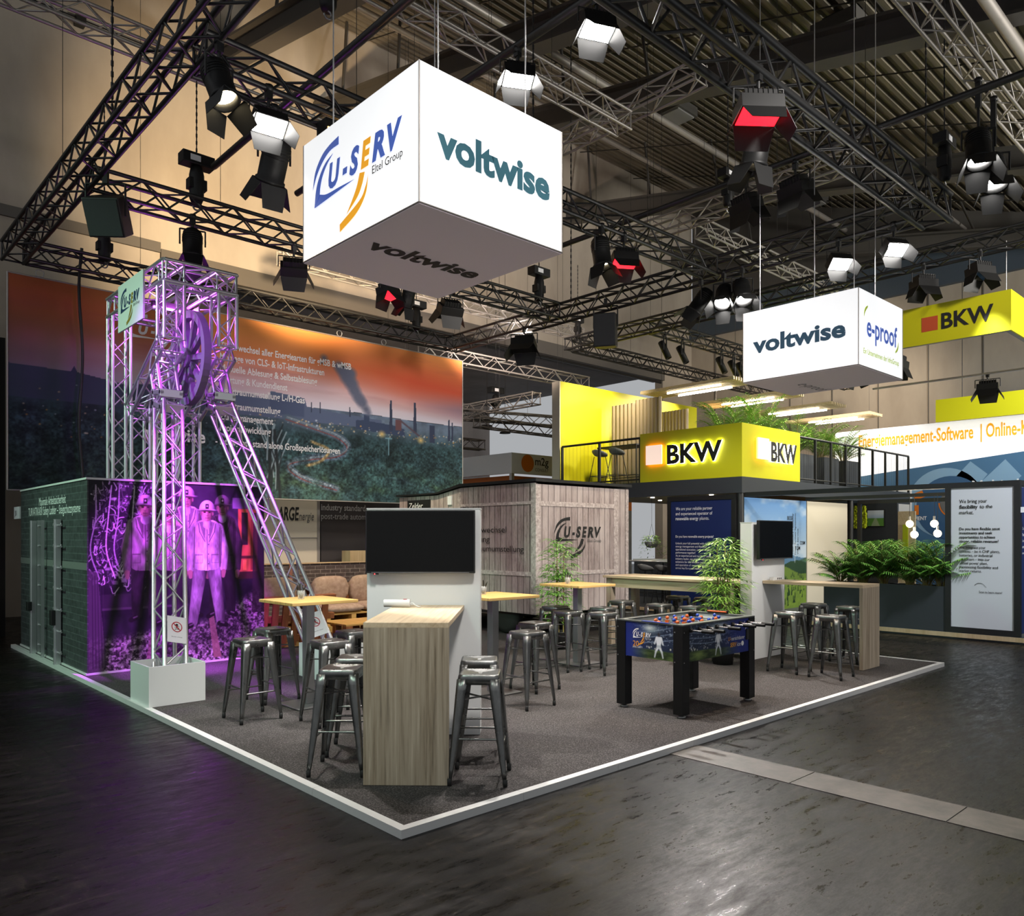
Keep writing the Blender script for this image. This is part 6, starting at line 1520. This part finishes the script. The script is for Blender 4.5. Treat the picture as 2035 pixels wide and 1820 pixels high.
circ = lambda x, y, r: [(x+r*math.cos(u), y+r*math.sin(u)) for u in np.linspace(0,2*PI,41)[:-1]]
shape('pale_squares', [[(3.5,3.35),(4.05,3.95),(4.5,3.55),(4.0,2.9)],[(4.3,3.3),(4.95,3.95),(5.35,3.45),(4.75,2.85)]], m_blight, BB, M1); shape('wheel_disc', [circ(3.35,2.75,1.05)], m_blight, BB, M1)
shape('wheel_inner', [circ(3.5,2.6,.95)], m_bmid, BB, M2); shape('wheel_core', [circ(3.65,2.75,.42)], m_txtg, BB, M3)
ring = MB(); ring.M = M3
for k in range(24):
    a, b = PI*(1.0+k/24*.9), PI*(1.0+(k+1)/24*.9); ring.add([(3.65+r__*math.cos(t_), 2.75+r__*math.sin(t_), 0) for t_, r__ in ((a,.43),(b,.43),(b,.47),(a,.47))], [(0,1,2,3)])
obj('orange_ring', ring, m_orange, BB)
shape('orange_blocks', [[(2.5,2.85),(2.8,2.95),(2.72,3.15),(2.45,3.05)],[(2.5,2.4),(2.62,2.4),(2.62,2.7),(2.5,2.7)]], m_orange, BB, M3)
shape('white_column', [[(1.6,1.0),(2.42,1.0),(2.42,3.2),(1.6,3.2)]], m_txtw, BB, M2)
text('MANAGEMENT', .16, m_txtw, BB, M3@Matrix.Translation((1.95,2.24,.005)), bold=.02, width=.9); text('Multitalent', .42, m_txtw, BB, M3@Matrix.Translation((4.1,3.08,.005)), bold=.02, width=1.75)
text('Energiemanagement-Software', .56, m_cyel, BB, M2@Matrix.Translation((.78,4.63,0)), bold=.02, width=3.35); text('| Online-Kundenportal', .56, m_cyel, BB, M2@Matrix.Translation((4.32,4.63,0)), bold=.02, width=2.6)  # orange glow added so the lettering reads brighter
GB2 = thing('yellow_fascia', 'plain yellow-green hanging fascia above the blue booth at far right', 'banner', (22.4, -6, 5.12)); obj('panel', MB().bx(0,.1,0,10.7,0,.66), m_bkwy, GB2)
for y in (1, 5, 10): obj('suspension_cable', MB().tube((.05,y,.66),(.05,y,4.0),.01,5), m_black, GB2)
spot((9.5,-4.5,7.5), (13,2,5.7), 1600, WHITE, 30, .9, .3)  # unseen spot added to brighten the hanging yellow banner
spot((19,0,6.5), (23,2.5,3.6), 900, COOL, 100, .9, .4)
# booths behind the sunset banner
AR = thing('beige_booth_wall', 'beige booth wall with black lettering below the sunset banner', 'booth wall', (4.7, 12.0, 0))
obj('panel', MB().bx(0,1.46,0,.08,0,3.0), m_cream, AR); obj('post', MB().bx(1.40,1.46,-.02,0,0,3.0), m_alug, AR); obj('ledge', MB().bx(0,1.4,-.015,0,1.70,1.72), m_alug, AR)
text('ARGE', .40, m_txtb, AR, FR((.46,-.006,2.10), (1,0,0), (0,0,1)), bold=.02, shear=.12, width=.50); text('nergie', .26, m_txtg, AR, FR((.96,-.006,2.10), (1,0,0), (0,0,1)), shear=.2, width=.36)
DR = thing('dark_booth_wall', 'dark grey booth wall with two lines of lettering behind the screen wall', 'booth wall', (6.2, 12.0, 0)); obj('panel', MB().bx(0,4.2,0,.08,0,3.0), mat('dark_print', hexc('3b3637'), .7), DR)
m_txtl = mat('light_grey_lettering', g3(.42), .6)
text('industry standard', .2, m_txtl, DR, FR((-.0,-.006,2.33), (1,0,0), (0,0,1)), bold=.018, width=1.15); text('post-trade automation', .2, m_txtl, DR, FR((-.0,-.006,2.13), (1,0,0), (0,0,1)), width=1.5)
cb = thing('cardboard_box', 'pale box standing on a cabinet behind the brick-print wall', 'box', (6.45, 11.3, 0)); obj('cabinet', MB().bx(0,1.4,0,.5,0,1.0), m_char, cb); obj('box_body', MB().bx(.1,.9,.05,.4,1.0,1.42), m_ply, cb)
MG = thing('orange_white_booth', 'white booth header with a round orange mark, over orange walls', 'booth', (12.37, 12.37, 0))
obj('header', MB().bx(0,.1,0,4,3.52,4.10).bx(.1,6,0,.1,3.52,4.10), m_white, MG); obj('orange_wall', MB().bx(.4,.5,.5,4,2.6,3.5).bx(.5,6,.5,.6,2.6,3.5), m_orange, MG); obj('lower_wall', MB().bx(.4,.5,.5,4,0,2.6).bx(.5,6,.5,.6,0,2.6), m_grey, MG); obj('corner_post', MB().bx(0,.1,0,.1,0,3.52), m_alug, MG)
MM = FR((0,-.006,0), (1,0,0), (0,0,1)); shape('orange_disc', [circ(.62,3.83,.25)], m_orange, MG, MM)
text('m2g', .32, m_txtb, MG, MM@Matrix.Translation((.92,3.80,.001)), bold=.012, width=.55); text('CONSULT', .13, m_txtg, MG, MM@Matrix.Translation((.92,3.62,.001)), width=.55); text('Ihr Partner für', .13, m_txtg, MG, MM@Matrix.Translation((1.62,3.62,.001)))
for k in range(4): tag(obj('pendant_disc_lamp', MB().lathe([(0,.0),(.16,.0),(.15,.04),(.03,.05),(.006,.06),(.006,roof_z([13.86,13.6,13.0,12.9][k])-[4.55,4.75,4.85,4.7][k]-.015)], 14, ([9.9,11.3,12.0,12.6][k], [13.86,13.6,13.0,12.9][k], [4.55,4.75,4.85,4.7][k])), m_black), ['disc pendant lamp over the orange-and-white booth, leftmost', 'disc pendant lamp over the orange-and-white booth, second from left', 'disc pendant lamp over the orange-and-white booth, third from left', 'disc pendant lamp over the orange-and-white booth, rightmost'][k], 'lamp', 'disc pendant lamps')
# floor items in the dark at far left
cr = thing('storage_crate', 'dark stacked crate in the gloom left of the exhibit box', 'crate', (-1.6, 11.0, 0)); obj('body', MB().bx(0,1.0,0,.6,0,.9), m_dark, cr, .01); obj('lid', MB().bx(-.02,1.02,-.02,.62,.9,.95), m_char, cr)
